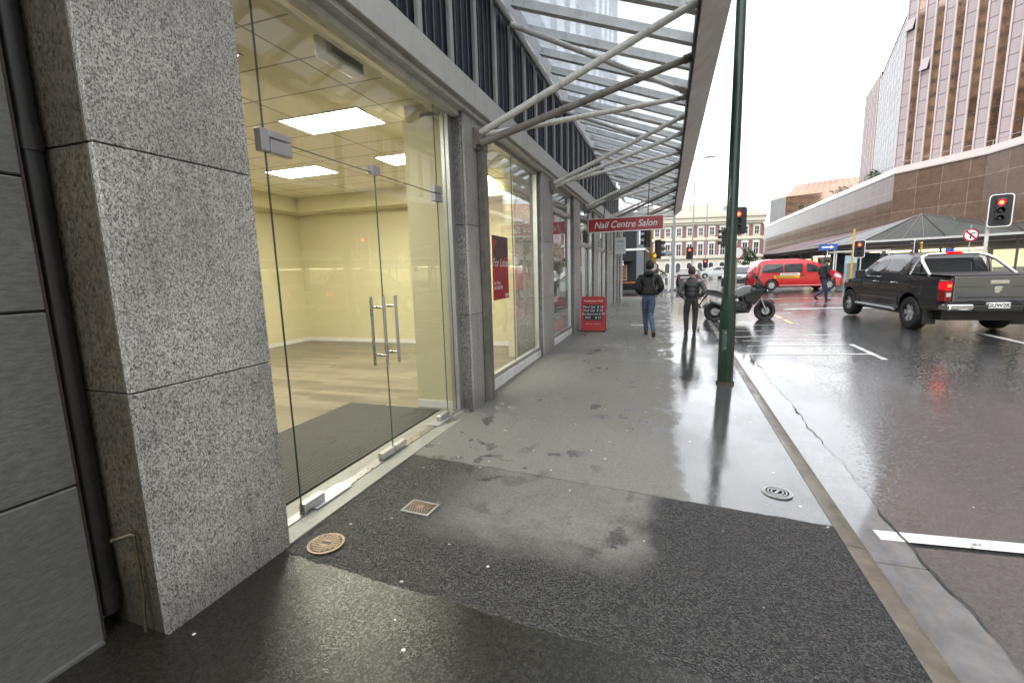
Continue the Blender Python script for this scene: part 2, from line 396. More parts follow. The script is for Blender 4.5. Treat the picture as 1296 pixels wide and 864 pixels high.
def mat_road():
    g = N('wet_asphalt_road'); o = g.obj(); x, y, z = g.xyz(o)
    film = g.noise(g.mapv(o, (.8,.35,1)), .9, 5, .6)
    patch = g.noise(g.mapv(o, (.5,.16,1)), .6, 3)
    fine = g.noise(o, 40, 5, .7); agc = g.xyz(g.vor(o, 75, out='Color'))[0]; ag = g.vor(o, 75, out='Distance')
    col = g.mix(agc, (.024,.024,.0245), (.062,.062,.063))
    col = g.mix(g.rng(patch, .4, .65, 0, .5), col, (.02,.019,.019))
    sp = g.vor(o, 4.1, out='Distance'); spc = g.xyz(g.vor(o, 4.1, out='Color'))
    wob2 = g.m('SUBTRACT', g.noise(o, 9, 4, .65), .5)
    lf = g.m('MULTIPLY', g.rng(g.m('ADD', sp, g.m('MULTIPLY', wob2, .06)), .05, .06, 1, 0), g.m('GREATER_THAN', spc[0], .88))
    col = g.mix(lf, col, (.42,.37,.3))
    r = g.rng(film, .34, .66, .03, .13)
    r = g.m('ADD', r, g.m('MULTIPLY', agc, .05))
    fx = g.rng(x, 1.5, 3.6, 0, 1); drop = g.rng(g.noise(g.mapv(o, (1,.8,1)), 34, 3, .6), .55, .68); st = g.m('MULTIPLY', g.rng(film, .34, .66, .05, .3), g.m('MULTIPLY_ADD', fx, .7, .3))
    n1 = g.bump(g.m('ADD', g.m('MULTIPLY', ag, .7), g.m('MULTIPLY', fine, .4)), st, .005)
    rip = g.noise(g.mapv(o, (1,.75,1)), 19, 4, .7); n2 = g.bump(g.m('ADD', g.noise(g.mapv(o, (1,.5,1)), 2.4, 3), g.m('ADD', g.m('MULTIPLY', g.rng(rip, .5, .72), .12), g.m('MULTIPLY', drop, g.m('MULTIPLY_ADD', fx, .16, .02)))), g.m('MULTIPLY_ADD', fx, .16, .06), .02, n1)
    n2 = g.bump(drop, g.m('MULTIPLY_ADD', fx, .4, .06), .006, n2)
    p = g.pbr(col, r, 0, n2, .9); cw = g.m('MULTIPLY', g.m('MULTIPLY_ADD', fx, -.3, .62), g.rng(film, .36, .7, 1, .45)); g.l(cw, p.inputs['Coat Weight'])
    g.put(p.inputs['Coat Roughness'], g.rng(film, .34, .66, .03, .1)); g.l(g.bump(g.m('ADD', rip, g.m('MULTIPLY', drop, .7)), g.m('MULTIPLY_ADD', fx, .16, .04), .012), p.inputs['Coat Normal']); return g.mat
def mat_concrete(name, a, b, r0, r1, bs=.2, spec=.5):
    g = N(name); o = g.obj()
    f = g.noise(o, 6, 6, .65); f2 = g.noise(o, 70, 3)
    yy_ = g.xyz(o)[1]; jj = g.m('ABSOLUTE', g.m('SUBTRACT', g.m('FRACT', g.m('MULTIPLY', yy_, .8)), .5)); c = g.mix(g.rng(f, .3, .7), a, b); c = g.mix(g.rng(jj, .003, .008, .8, 0), c, (.02,.02,.018)); c = g.mix(g.rng(g.noise(g.mapv(o,(6,.8,1)), 1.4, 5), .5, .75, 0, .5), c, mul(a, .5))
    g.pbr(c, g.rng(g.noise(g.mapv(o,(3,.8,1)), 1.6, 4), .35, .65, r0, r1), 0, g.bump(f2, bs, .004), spec, coat=.35 if spec > .9 else 0); return g.mat
M['foot'] = mat_footpath(); M['road'] = mat_road()
M['kerb'] = mat_concrete('wet_kerb_concrete', (.085,.075,.06), (.15,.135,.108), .18, .5, .35)
M['chan'] = mat_concrete('wet_channel_concrete', (.085,.087,.09), (.14,.143,.147), .015, .08, .03, 1.0)
def mat_line(name, c):
    g = N(name); o = g.obj()
    f = g.noise(o, 22, 6, .75); q = g.noise(o, 3, 4)
    k = g.rng(g.m('ADD', g.m('MULTIPLY', f, .6), g.m('MULTIPLY', q, .4)), .34, .44)
    col = g.mix(k, (.05,.048,.045), c)
    g.pbr(col, g.rng(q, .3, .7, .12, .35), 0, g.bump(g.noise(o, 120, 3), .25, .003)); return g.mat
M['line'] = mat_line('worn_white_line', (.55,.55,.53)); M['line_y'] = mat_line('worn_yellow_line', (.55,.4,.07))
M['red_brown'] = mk('red_brown_surface', (.12,.045,.035), .16, var=.25, scale=5, bump=.25, bscale=40)

def arange(a, b, n): return [a+(b-a)*i/n for i in range(n+1)]
def sheet(name, xs_of_y, ys, zf, mat, nx=8):
    mb = MB(); vs = []; fs = []
    for y in ys:
        x0, x1 = xs_of_y(y)
        for i in range(nx+1):
            x = x0+(x1-x0)*i/nx; vs.append((x, y, zf(x, y)))
    k = nx+1
    for j in range(len(ys)-1):
        for i in range(nx): fs.append((j*k+i, j*k+i+1, (j+1)*k+i+1, (j+1)*k+i))
    mb.add(vs, fs); return mb.build(name, mat, smooth=40)
ysn = arange(-14, 24.4, 154)
struct(sheet('footpath', lambda y: (-2.75 if y < 1.3 else -2.32, kerb_x(y)), ysn, zfoot, M['foot'], 20))
# kerb stone (profile swept along the street) and the channel beside it
mb = MB(); prof = lambda y: [(kerb_x(y), zfoot(kerb_x(y), y)-.3), (kerb_x(y), zfoot(kerb_x(y), y)+.004), (kerb_x(y)+.09, zfoot(kerb_x(y), y)-.002), (kerb_x(y)+.125, zfoot(kerb_x(y), y)-.022), (kerb_x(y)+.14, S(y)-.3)]
vs = []; fs = []
for y in ysn: vs += [(a, y, b) for a, b in prof(y)]
for j in range(len(ysn)-1):
    for i in range(4): fs.append((j*5+i, j*5+i+1, (j+1)*5+i+1, (j+1)*5+i))
mb.add(vs, fs); struct(mb.build('kerb', M['kerb'], smooth=50))
struct(sheet('gutter_channel', lambda y: (kerb_x(y)+.13, kerb_x(y)+.44+.012*math.sin(y*3.1)+.008*math.sin(y*7.7)), arange(-14, 24.4, 308), lambda x, y: S(y)-.165+max(0,x-kerb_x(y)-.3)*.02, M['chan'], 3))
mb = MB(); vs = []; fs = []; yj = arange(-14, 22, 700)
for i, y in enumerate(yj):
    x = kerb_x(y)+.44+.014*math.sin(y*3.1)+.009*math.sin(y*9.7)+.006*math.sin(y*23); ww = .0015+.0065*max(0, math.sin(y*2.3+math.sin(y*5)))
    vs += [(x-ww, y, S(y)-.155), (x+ww, y, S(y)-.155)]
for i in range(len(yj)-1): fs.append((2*i, 2*i+1, 2*i+3, 2*i+2))
mb.add(vs, fs); struct(mb.build('channel_joint', M['joint']))
# the road: one sheet to the horizon
xs = [-400,-200,-100,-60,-40,-30,-25,-20,-15,-12,-10,-8,-6,-5,-4,-3,-2,-1,0,1,1.4,1.8,2.2,2.6,3,3.5,4,5,6,7,8,10,12,15,20,25,30,40,60,100,200,400]
ys = [-300,-100,-50,-30,-20,-14]+arange(-13, 30, 86)+[32,34,37,40,44,48,54,60,70,80,100,130,180,300,600]
mb = MB(); k = len(xs)
mb.add([(x, y, zroad(x, y)) for y in ys for x in xs], [(j*k+i, j*k+i+1, (j+1)*k+i+1, (j+1)*k+i) for j in range(len(ys)-1) for i in range(k-1)])
struct(mb.build('road', M['road'], smooth=40))
# painted markings, laid as thin sheets on the road
def mark(pts, w, mat, name='road_marking', dz=.004, n=12):
    mb = MB(); vs = []; fs = []
    for i in range(len(pts)-1):
        a, b = V((pts[i][0], pts[i][1], 0)), V((pts[i+1][0], pts[i+1][1], 0)); d = (b-a).normalized(); q = V((-d.y, d.x, 0))*w/2
        base = len(vs)
        for j in range(n+1):
            p = a+(b-a)*j/n
            for sgn in (1,-1):
                t = p+q*sgn; vs.append((t.x, t.y, zroad(t.x, t.y)+dz))
        for j in range(n): fs.append((base+2*j, base+2*j+1, base+2*j+3, base+2*j+2))
    mb.add(vs, fs); return struct(mb.build(name, mat))
mark([(1.38,3.47),(3.7,3.55)], .12, M['line'], dz=.016)
mark([(1.55,10.06),(3.62,10.07)], .1, M['line'])
mark([(3.67,9.55),(3.67,11.15)], .1, M['line'])
mark([(1.6,12.3),(3.9,12.5)], .09, M['line'])
mark([(1.6,17.2),(4.0,17.3)], .1, M['line'])
for y_ in (11.0, 11.7, 13.3, 14.4, 15.8): mark([(1.7,y_),(3.5,y_+.05)], .06, M['line'])
mark([(3.37,14.6),(3.36,15.6)], .12, M['line_y']); mark([(3.36,15.8),(3.35,17.0)], .12, M['line_y'])
mark([(6.62,7.0),(6.55,12.9)], .14, M['line'])
mark([(4.0,18.6),(9.5,18.6)], .3, M['line'])
mark([(2.0,20.4),(14,20.6)], .14, M['line']); mark([(2.0,23.2),(14,23.4)], .14, M['line'])
mark([(2.2,21.8),(14,22.0)], 2.2, M['red_brown'], name='crossing_infill', n=24)  # red-brown infill between the white crossing lines
mark([(-9,27),(-1.5,27.2)], .12, M['line_y'])
# white ledge line painted on the footpath by the walkers
mb = MB(); mb.add([(-.95,13.2,zfoot(-.95,13.2)+.004),(-.3,13.2,zfoot(-.3,13.2)+.004),(-.3,13.36,zfoot(-.3,13.36)+.004),(-.95,13.36,zfoot(-.95,13.36)+.004)], [(0,1,2,3)])
struct(mb.build('footpath_marking', M['line']))
# corner footpath end and the footpaths across the side street
def island(name, poly, h, mat=None):
    bm = bmesh.new(); bm.faces.new([bm.verts.new((x, y, 0)) for x, y in poly])
    for ax, vals in ((1, (22,24,26,30,34,38,44,50,60,80)), (0, (-20,-10,-5,-2.6,0,1.4,3,5.4,20,30))):
        for q in vals:
            c = [0,0,0]; c[ax] = q; d = [0,0,0]; d[ax] = 1
            bmesh.ops.bisect_plane(bm, geom=bm.verts[:]+bm.edges[:]+bm.faces[:], plane_co=c, plane_no=d)
    for v in bm.verts: v.co.z = zroad(v.co.x, v.co.y)+h
    ed = [e for e in bm.edges if e.is_boundary]
    r = bmesh.ops.extrude_edge_only(bm, edges=ed)
    for v in r['geom']:
        if isinstance(v, bmesh.types.BMVert): v.co.z -= h+.2
    bmesh.ops.recalc_face_normals(bm, faces=bm.faces)
    me = bpy.data.meshes.new(name); bm.to_mesh(me); bm.free(); me.materials.append(mat or M['chan'])
    o = bpy.data.objects.new(name, me); COL.objects.link(o); return struct(o)
island('footpath', [(-30,24.42),(kerb_x(24)+.1,24.42),(1.0,24.9),(.5,25.3),(-.4,25.5),(-30,25.5)], .13)
island('footpath', [(-60,33.0),(-.3,33.0),(.6,33.8),(.9,35),(.9,90),(-60,90)], .12)
island('footpath', [(15.6,31),(60,20),(60,170),(17,170),(15.2,60),(15.0,33)], .12)
island('footpath', [(-20,88),(24,88),(24,96),(-20,96)], .12)
island('footpath', [(12.2,-20),(30,-20),(30,20),(13,20),(12.2,18)], .12)
# ------------------------------------------------------------------ the shop building
FX = -2.2
B = thing('shop_building', 'granite pillared shop building with dark louvred band and tall glass shopfronts along the footpath', 'building', (-2.2, 5, 0))
def pillar(y0, y1, x0=-2.75, z1=3.5, m=('granite','granite'), joints=(1.172,2.22), name='pillar'):
    z = zfoot(FX, (y0+y1)/2)-.12
    mb = MB(); zs = [z]+[j for j in joints]+[z1]
    for a, b in zip(zs[:-1], zs[1:]):
        mb.box((FX-.03, y0, a+.003), (FX, y1, b-.003), 0)
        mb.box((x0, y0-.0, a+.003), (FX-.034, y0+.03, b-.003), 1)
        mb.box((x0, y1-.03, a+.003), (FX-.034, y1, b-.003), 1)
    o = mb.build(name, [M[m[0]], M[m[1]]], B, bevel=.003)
    c = MB(); c.box((x0+.01, y0+.012, z), (FX-.008, y1-.012, z1-.004)); c.build('core', M['joint'], o)
    return o
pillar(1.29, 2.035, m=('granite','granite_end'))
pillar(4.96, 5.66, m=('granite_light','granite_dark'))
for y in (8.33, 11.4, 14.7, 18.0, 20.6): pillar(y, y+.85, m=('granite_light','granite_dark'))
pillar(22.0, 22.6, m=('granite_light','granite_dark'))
# bulk of the building behind and above
def part(name, mats, f, parent=B, **k):
    mb = MB(); f(mb); return mb.build(name, mats, parent, **k)
M['upper'] = mk('blue_grey_facade', (.16,.18,.2), .5, var=.1)
M['win_lit'] = mk('pale_window_glass', (.55,.58,.6), .12, var=.1)
part('upper_wall', M['upper'], lambda m: m.box((-9, 1.25, 5.25), (-2.35, 22.6, 15)))
for i in range(14):
    for zz in (6.3, 9.6):
        y = 2.0+i*1.38
        part('window', M['win_lit'], lambda m: m.box((-2.37, y, zz), (-2.32, y+.75, zz+2.2)))
part('end_wall', M['granite_dark'], lambda m: m.box((-9, 22.2, -.2), (-2.9, 22.58, 5.25)))
# ledge over the shopfronts
part('ledge', M['ledge'], lambda m: (m.box((-2.5, 1.25, 3.5), (-2.1, 22.62, 3.78))), bevel=.008)
part('ledge_soffit', M['canopy_steel'], lambda m: m.box((-2.52, 2.04, 3.455), (-2.16, 22.5, 3.497)))
# louvred band
part('louvre_band', M['navy'], lambda m: m.box((-2.6, 1.25, 3.78), (-2.24, 22.5, 5.22)))
def ribs(m):
    y = 1.4
    while y < 22.3:
        for k in (.17,.335,.5):
            if y+k < 22.45: m.box((-2.24, y+k-.009, 3.782), (-2.228, y+k+.009, 5.2))
        y += .668
M['rib'] = mk('slate_blue_rib', (.06,.07,.085), .5, var=.1)
part('louvre_rib', M['rib'], ribs)
y = 1.40
while y < 22.5:
    part('fin', M['fin'], lambda m: m.box((-2.238, y-.04, 3.781), (-2.195, y+.04, 5.2)), bevel=.004); y += .668
# ---- shopfront one : glazed entry between the first two pillars
GX = -2.4
ZT = 2.525
def pane(y0, y1, z0, z1, x=GX, name='glass_pane', parent=B, t=.004):
    mb = MB(); mb.box((x-t, y0, z0), (x+t, y1, z1)); o = mb.build(name, M['glass'], parent)
    e = MB()
    for a, b in ((y0-.0005, y0+.0015), (y1-.0015, y1+.0005)): e.box((x-t-.001, a, z0), (x+t+.001, b, z1))
    e.build('glass_edge', M['glass_edge'], o); return o
pane(2.0, 2.345, .03, 3.44); pane(2.349, 4.622, ZT+.004, 3.44); pane(4.626, 4.86, .03, 3.44)
zb = .075
part('glass_joint', M['glass_edge'], lambda m: m.box((GX-.005, 2.349, ZT-.0035), (GX+.005, 4.622, ZT+.0035)))
def door(y0, y1, hy):
    d = MB(); d.box((GX-.004, y0, zb), (GX+.004, y1, ZT-.004)); o = d.build('glass_door', M['glass'], B)
    e = MB()
    for a, b in ((y0-.0005, y0+.0015), (y1-.0015, y1+.0005)): e.box((GX-.0045, a, zb), (GX+.0045, b, ZT-.004))
    e.build('glass_edge', M['glass_edge'], o)
    for s in (1,-1):
        h = MB(); X = GX+s*.065
        h.tube([(X, hy, .865), (X, hy, 1.48)], .0135, 14)
        for z in (.96, 1.385): h.tube([(X, hy, z), (GX+s*.006, hy, z)], .008, 10); h.tube([(GX+s*.02, hy, z), (GX+s*.006, hy, z)], .013, 12)
        h.build('handle', M['steel'], o, smooth=40)
    return o
door(2.349, 3.486, 3.40); door(3.49, 4.622, 3.585)
def patch(y0, y1, z0, z1, m='patch'):
    mb = MB(); mb.box((GX-.028, y0, z0), (GX+.028, y1, z1)); return mb.build('patch_fitting', M[m], B, bevel=.004)
patch(2.30, 2.365, 2.44, 2.575); patch(2.365, 2.545, 2.533, 2.575); patch(2.372, 2.545, 2.44, 2.523)
patch(3.43, 3.54, ZT-.015, ZT+.06); patch(4.53, 4.70, ZT+.004, ZT+.085); patch(4.53, 4.70, ZT-.085, ZT-.004)
for a, b in ((2.35, 2.55), (3.29, 3.478), (3.494, 3.68), (4.40, 4.612)): patch(a, b, .025, .085, 'alu')
patch(2.35, 2.37, .012, .024)
def frames(m):
    m.box((GX-.05, 4.862, -.05), (GX+.05, 4.957, 3.452)); m.box((GX-.06, 2.037, 3.442), (GX+.06, 4.86, 3.498)); 
part('door_frame', M['alu'], frames, bevel=.003)
part('frame_lining', M['canopy_steel'], lambda m: m.box((GX+.062, 2.037, 3.40), (-2.25, 4.95, 3.453)))
def thr(m):
    m.box((-2.6, 2.037, -.2), (-2.205, 4.955, .012))
M['thresh'] = mk('worn_threshold_stone', (.27,.265,.235), .4, var=.2, scale=4, bump=.1, dirt=.35)
part('threshold', M['thresh'], thr)
part('floor_channel', M['steel'], lambda m: m.box((-2.44, 2.04, .012), (-2.36, 4.86, .02)))
for a, b in ((2.42, 2.8), (4.25, 4.6)):
    part('floor_plate', M['patch'], lambda m: m.box((-2.47, a, .0205), (-2.33, b, .026)))
# ---- interior of the empty shop
M['plank'] = None
def mat_planks():
    g = N('timber_look_floor'); o = g.obj(); x, y, z = g.xyz(o)
    br = g.n('TexBrick'); br.offset = .37; br.inputs['Scale'].default_value = 1.0
    br.inputs['Brick Width'].default_value = 1.25; br.inputs['Row Height'].default_value = .16; br.inputs['Mortar Size'].default_value = .0022
    br.inputs['Color1'].default_value = (.0,.0,.0,1); br.inputs['Color2'].default_value = (1,1,1,1); br.inputs['Mortar'].default_value = (.5,.5,.5,1)
    rv = g.mapv(o, (1,1,1), (0,0,0)); g.l(rv, br.inputs['Vector'])
    t = g.xyz(br.outputs['Color'])[0]
    gr = g.noise(g.mapv(rv, (1.2,22,1)), 1.6, 6, .7)
    c = g.mix(t, (.1,.085,.062), (.28,.24,.18)); c = g.mix(g.rng(gr, .35, .65, 0, .75), c, (.11,.095,.068)); c = g.mix(g.m('MULTIPLY', br.outputs['Fac'], .6), c, (.03,.025,.02))
    g.pbr(c, .32, 0, None, .4); return g.mat
M['plank'] = mat_planks()
def mat_ceil():
    g = N('ceiling_tile_grid'); o = g.obj()
    br = g.n('TexBrick'); br.offset = 0; br.inputs['Brick Width'].default_value = 1.2; br.inputs['Row Height'].default_value = .6; br.inputs['Mortar Size'].default_value = .012
    br.inputs['Scale'].default_value = 1
    br.inputs['Color1'].default_value = (.74,.7,.55,1); br.inputs['Color2'].default_value = (.78,.74,.58,1); br.inputs['Mortar'].default_value = (.3,.27,.18,1)
    g.l(g.mapv(o, (1,1,1), (0,0,0), (.98,.2,0)), br.inputs['Vector']); g.pbr(br.outputs['Color'], .8); return g.mat
M['ceil'] = mat_ceil()
IX0, IX1, IY0, IY1 = -9.1, -2.62, .4, 9.75
CZ = 3.6
part('interior_floor', M['plank'], lambda m: m.box((IX0, IY0, -.3), (IX1, IY1, 0.004)))
part('interior_ceiling', M['ceil'], lambda m: m.box((IX0, IY0, CZ), (-2.52, IY1, CZ+.1)))
part('interior_wall', M['cream'], lambda m: (m.box((IX0-.15, IY0, -.1), (IX0, IY1+.1, CZ)), m.box((IX0, IY1, -.1), (-2.76, IY1+.1, CZ)), m.box((IX0, IY0-.1, -.1), (-2.76, IY0, CZ)), m.box((-2.75, .4, -.1), (-2.62, 1.32, CZ))))
part('bulkhead', M['cream'], lambda m: (m.box((IX0, IY1-.55, 3.25), (-3.2, IY1-.002, CZ-.002)), m.box((IX0+.002, .5, 3.25), (IX0+.5, IY1-.56, CZ-.002))))
part('nib_wall', M['cream'], lambda m: m.box((-2.95, 4.97, .004), (-2.52, 5.6, CZ-.003)))
part('nib_wall', M['cream'], lambda m: m.box((-2.95, 8.42, .004), (-2.52, 9.1, CZ-.003)))
part('nib_wall', M['cream'], lambda m: m.box((-2.96, 4.93, .004), (-2.456, 4.956, 3.44)))
part('skirting', M['white'], lambda m: (m.box((IX0+.002, IY0+.03, .006), (IX0+.018, IY1-.02, .1)), m.box((IX0+.02, IY1-.018, .006), (-2.77, IY1-.002, .1)), m.box((-2.96, 4.915, .006), (-2.457, 4.929, .1))))
part('glazing_head', M['strut_dark'], lambda m: (m.box((-2.52, 2.04, 3.5), (-2.47, 8.4, 3.64)), m.box((-2.7, 1.3, 3.602), (-2.53, 9.7, 3.66))))
# ceiling lights (things hung in the ceiling)
lab = ['lit ceiling panel light nearest the entrance doors', 'lit ceiling panel light deep in the empty shop', 'lit ceiling panel light near the second window', 'lit ceiling panel light half hidden by the near granite pillar']
li = [(-4.6,4.76), (-7.0,6.79), (-4.6,6.75), (-4.72,2.74), (-7.0,4.76), (-7.0,2.74), (-4.6,8.78)]  # panels beyond the individually labelled ones are added for illumination
for i, (x, y) in enumerate(li):
    t = thing('ceiling_light', lab[i] if i < 4 else 'extra ceiling panel light added to brighten the empty shop', 'ceiling light', (x+.57, y+.29, CZ), 'panel lights in the shop ceiling')
    mb = MB(); mb.box((x, y, CZ-.012), (x+1.14, y+.58, CZ-.006)); mb.build('diffuser', M['lamp'], t)
    f = MB()
    for a, b in (((x-.025,y-.025),(x+1.165,y)), ((x-.025,y+.58),(x+1.165,y+.605)), ((x-.025,y),(x,y+.58)), ((x+1.14,y),(x+1.165,y+.58))): f.box((a[0],a[1],CZ-.016), (b[0],b[1],CZ-.002))
    f.build('frame', M['white'], t)
# grey unit behind the glass
t = thing('ceiling_unit', 'grey box with white rounded rim hanging at the ceiling behind the glass', 'ceiling unit', (-2.68, 3.53, CZ))
mb = MB(); mb.box((-2.76, 3.29, 3.43), (-2.62, 3.77, 3.6)); mb.build('body', M['white'], t, bevel=.02, seg=2)
mb = MB(); mb.box((-2.618, 3.33, 3.46), (-2.612, 3.73, 3.585)); mb.build('screen', M['patch'], t)
# entrance mat
def mat_mat():
    g = N('ribbed_mat'); o = g.obj(); x, y, z = g.xyz(o)
    s = g.m('SINE', g.m('MULTIPLY', x, 2*math.pi/.05)); k = g.rng(s, -.2, .35)
    c = g.mix(k, (.006,.006,.005), g.mix(g.noise(o, 300, 2), (.03,.029,.025), (.055,.053,.043))); g.pbr(c, .7, 0, g.bump(s, .5, .004)); return g.mat
mb = MB(); mb.box((-3.93, 1.6, .006), (-2.62, 4.83, .018)); mo = mb.build('entrance_mat', mat_mat()); tag(mo, 'black ribbed entrance mat on the shop floor inside the glass doors', 'mat')
# mat frame
part('mat_frame', M['steel'], lambda m: (m.box((-3.945, 1.6, .004), (-3.932, 4.85, .0185)), m.box((-3.93, 4.832, .004), (-2.62, 4.848, .0185))))
# ---- windows two and three
def window(y0, y1, x=-2.32, mull=None, z0=None):
    z = zfoot(FX, (y0+y1)/2); zs = z+.135 if z0 is None else z0
    f = MB()
    f.box((x-.04, y0, zs), (x+.04, y1, zs+.06)); f.box((x-.04, y0, 3.4), (x+.04, y1, 3.453)); f.box((x-.04, y0, zs+.06), (x+.04, y0+.05, 3.4)); f.box((x-.04, y1-.06, zs+.06), (x+.04, y1, 3.4))
    w = f.build('window', M['alu'], B, bevel=.003)
    p = MB(); p.box((x-.005, y0+.05, zs+.06), (x+.005, y1-.06, 3.4)); p.build('glass_pane', M['glass'], w)
    if mull:
        q = MB(); q.box((x-.008, mull-.004, zs+.06), (x+.008, mull+.004, 3.4)); q.build('glass_joint', M['glass_edge'], w)
    s = MB(); s.box((x-.1, y0, z-.2), (x+.055, y1, zs-.002)); s.build('sill', M['canopy_steel'], w, bevel=.006)
    return w
window(5.75, 8.33, mull=6.95)
w3 = window(9.18, 11.38)
part('transom', M['alu'], lambda m: m.box((-2.36, 9.2, 2.93), (-2.28, 11.36, 3.0)))
part('downpipe', M['pipe_grey'], lambda m: (m.box((-2.198, 5.3, .0), (-2.11, 5.42, 3.16)), m.box((-2.2, 5.28, 3.1), (-2.1, 5.44, 3.2))), bevel=.01)
part('kick_plate', M['granite_light'], lambda m: m.box((-2.33, 5.67, -.1), (-2.26, 5.75, 3.45)))
# salon behind windows three onwards
M['pale'] = mk('salon_wall', (.62,.62,.58), .6, var=.05); M['frost'] = mk('frosted_film', (.62,.66,.66), .3, var=.04)
part('salon_wall', M['pale'], lambda m: (m.box((-6, 9.86, -.1), (-5.9, 22.1, 3.5)), m.box((-5.9, 9.86, -.1), (-2.45, 9.9, 3.5)), m.box((-5.9, 13.6, -.1), (-2.8, 13.7, 3.5))))
part('salon_floor', M['slate'], lambda m: m.box((-6, 9.9, -.2), (-2.42, 22.1, .09)))
part('salon_ceiling', M['pale'], lambda m: m.box((-6, 9.9, 3.46), (-2.45, 22.1, 3.52)))
# film on window three
part('window_film', [M['red'], M['frost'], M['white']], lambda m: (m.box((-2.345, 9.25, 2.25), (-2.338, 10.35, 2.9), 0), m.box((-2.345, 10.5, 2.6), (-2.338, 11.0, 2.86), 0),
     m.box((-2.345, 10.7, 2.2), (-2.338, 10.8, 2.6), 0), m.box((-2.345, 10.35, 1.2), (-2.338, 11.3, 1.75), 1), m.box((-2.345, 9.25, .26), (-2.338, 11.3, .75), 1), m.box((-2.345, 9.3, 1.0), (-2.338, 10.1, 1.1), 2)))
part('salon_light', M['lamp'], lambda m: (m.box((-4.9, 10.2, 3.43), (-3.9, 10.7, 3.455)), m.box((-4.9, 15.2, 3.43), (-3.9, 15.7, 3.455))))
# further bays : doors with pale frames
for a, b in ((12.27, 14.68), (15.57, 17.98), (18.87, 20.58), (21.47, 21.98)):
    z = zfoot(FX, a)
    def fr(m):
        m.box((-2.37, a, z-.1), (-2.27, a+.08, 3.453)); m.box((-2.37, b-.08, z-.1), (-2.27, b, 3.453)); m.box((-2.37, a+.08, 2.35), (-2.27, b-.08, 2.45))
        if b-a > 1: m.box((-2.37, a+1.1, z-.1), (-2.27, a+1.2, 2.35))
    w = part('window', M['alu'], fr, bevel=.004)
    p = MB(); p.box((-2.325, a+.08, z), (-2.315, b-.08, 2.35)); p.box((-2.325, a+.08, 2.45), (-2.315, b-.08, 3.45)); p.build('glass_pane', M['glass'], w)
part('corner_post', M['white'], lambda m: m.box((-2.18, 22.63, .1), (-2.05, 22.76, 3.5)), bevel=.006)
# ---- glazed canopy
BX, BZ, OX, OZ, CY0, CY1 = -2.12, 5.12, .25, 4.47, 2.75, 24.5
AW = thing('glass_canopy', 'long sloping glass canopy on pale steel struts over the footpath', 'canopy', (-1, 10, 4.6))
mb = MB(); mb.tube([(BX-.02, CY0, BZ-.02), (BX-.02, CY1, BZ-.02)], .055, 14); mb.build('wall_beam', M['alu'], AW, smooth=40)
ny = int((CY1-CY0)/.76)
RB = 5.36; ang = math.degrees(math.atan2(RB-OZ, OX-BX)); RL = math.hypot(OX-BX, RB-OZ)
for i in range(ny+1):
    y = CY0+.05+i*.76
    mb = MB(); mb.ob(((BX+OX)/2, y, (RB+OZ)/2), (RL, .06, .11), (0, ang, 0)); mb.ob(((BX+OX)/2, y, (RB+OZ)/2-.06), (RL, .11, .012), (0, ang, 0))
    mb.build('rafter', M['canopy_steel'], AW)
    if i < ny:
        mb = MB(); mb.ob(((BX+OX)/2, y+.38, (RB+OZ)/2+.064), (RL-.02, .74, .01), (0, ang, 0)); mb.build('glass_panel', M['glass_roof'], AW)
# gutter in lengths, with pitted soffit
M['gutterp'] = None
g = N('pitted_gutter'); o = g.obj()
f = g.noise(o, 3, 6, .6); c = g.mix(g.rng(f, .3, .7), (.72,.7,.67), (.84,.82,.79))
pz = g.vor(o, 22, out='Distance'); zone = g.rng(g.noise(o, 1.1, 2), .56, .66)
c = g.mix(g.m('MULTIPLY', g.rng(pz, .16, .26, 1, 0), zone), c, (.07,.06,.05)); c = g.mix(g.rng(g.noise(o, .9, 5), .55, .75, 0, .5), c, (.24,.17,.11))
g.pbr(c, .55, .2, g.bump(f, .15, .01)); M['gutterp'] = g.mat
yy = CY0
for ln in (6.2, 3.6, 3.6, 3.6, 4.85):
    mb = MB(); mb.prism([(.265,4.2),(.588,4.46),(.588,4.56),(.265,4.56)], ln-.008, Matrix.Translation((0,yy+ln-.004,0)) @ Matrix.Rotation(R(90),4,'X')); mb.build('gutter', M['gutterp'], AW, bevel=.006); yy += ln
mb = MB(); mb.box((.235, CY0, 4.27), (.262, CY1, 4.5)); mb.build('gutter_angle', M['pipe_brown'], AW)
for i in range(9):
    x = BX-.3-i*.76; yc, zc = (22.5+24.55)/2, (RB+OZ)/2; an = math.degrees(math.atan2(OZ-RB, 24.55-22.5)); ln = math.hypot(RB-OZ, 2.05)
    mb = MB(); mb.ob((x, yc, zc), (.06, ln, .11), (an, 0, 0)); mb.build('rafter', M['canopy_steel'], AW)
    mb = MB(); mb.ob((x+.38, yc, zc+.064), (.74, ln, .01), (an, 0, 0)); mb.build('glass_panel', M['glass_roof'], AW)
mb = MB(); mb.box((-9, 24.56, 4.2), (.25, 24.85, 4.55)); mb.build('gutter', M['gutterp'], AW, bevel=.01)
def strut(a, b, m='offwhite', r=.04, flange=True):
    mb = MB(); a = V(a); b = V(b); d = (b-a)
    mb.tube([a, b], r, 14)
    for k in (.28, .55, .72): mb.tube([a+d*k-d.normalized()*.02, a+d*k+d.normalized()*.02], r*1.12, 14)
    mb.tube([b-d.normalized()*.12, b], r*1.3, 14)
    mb.build('strut', M[m], AW, smooth=40)
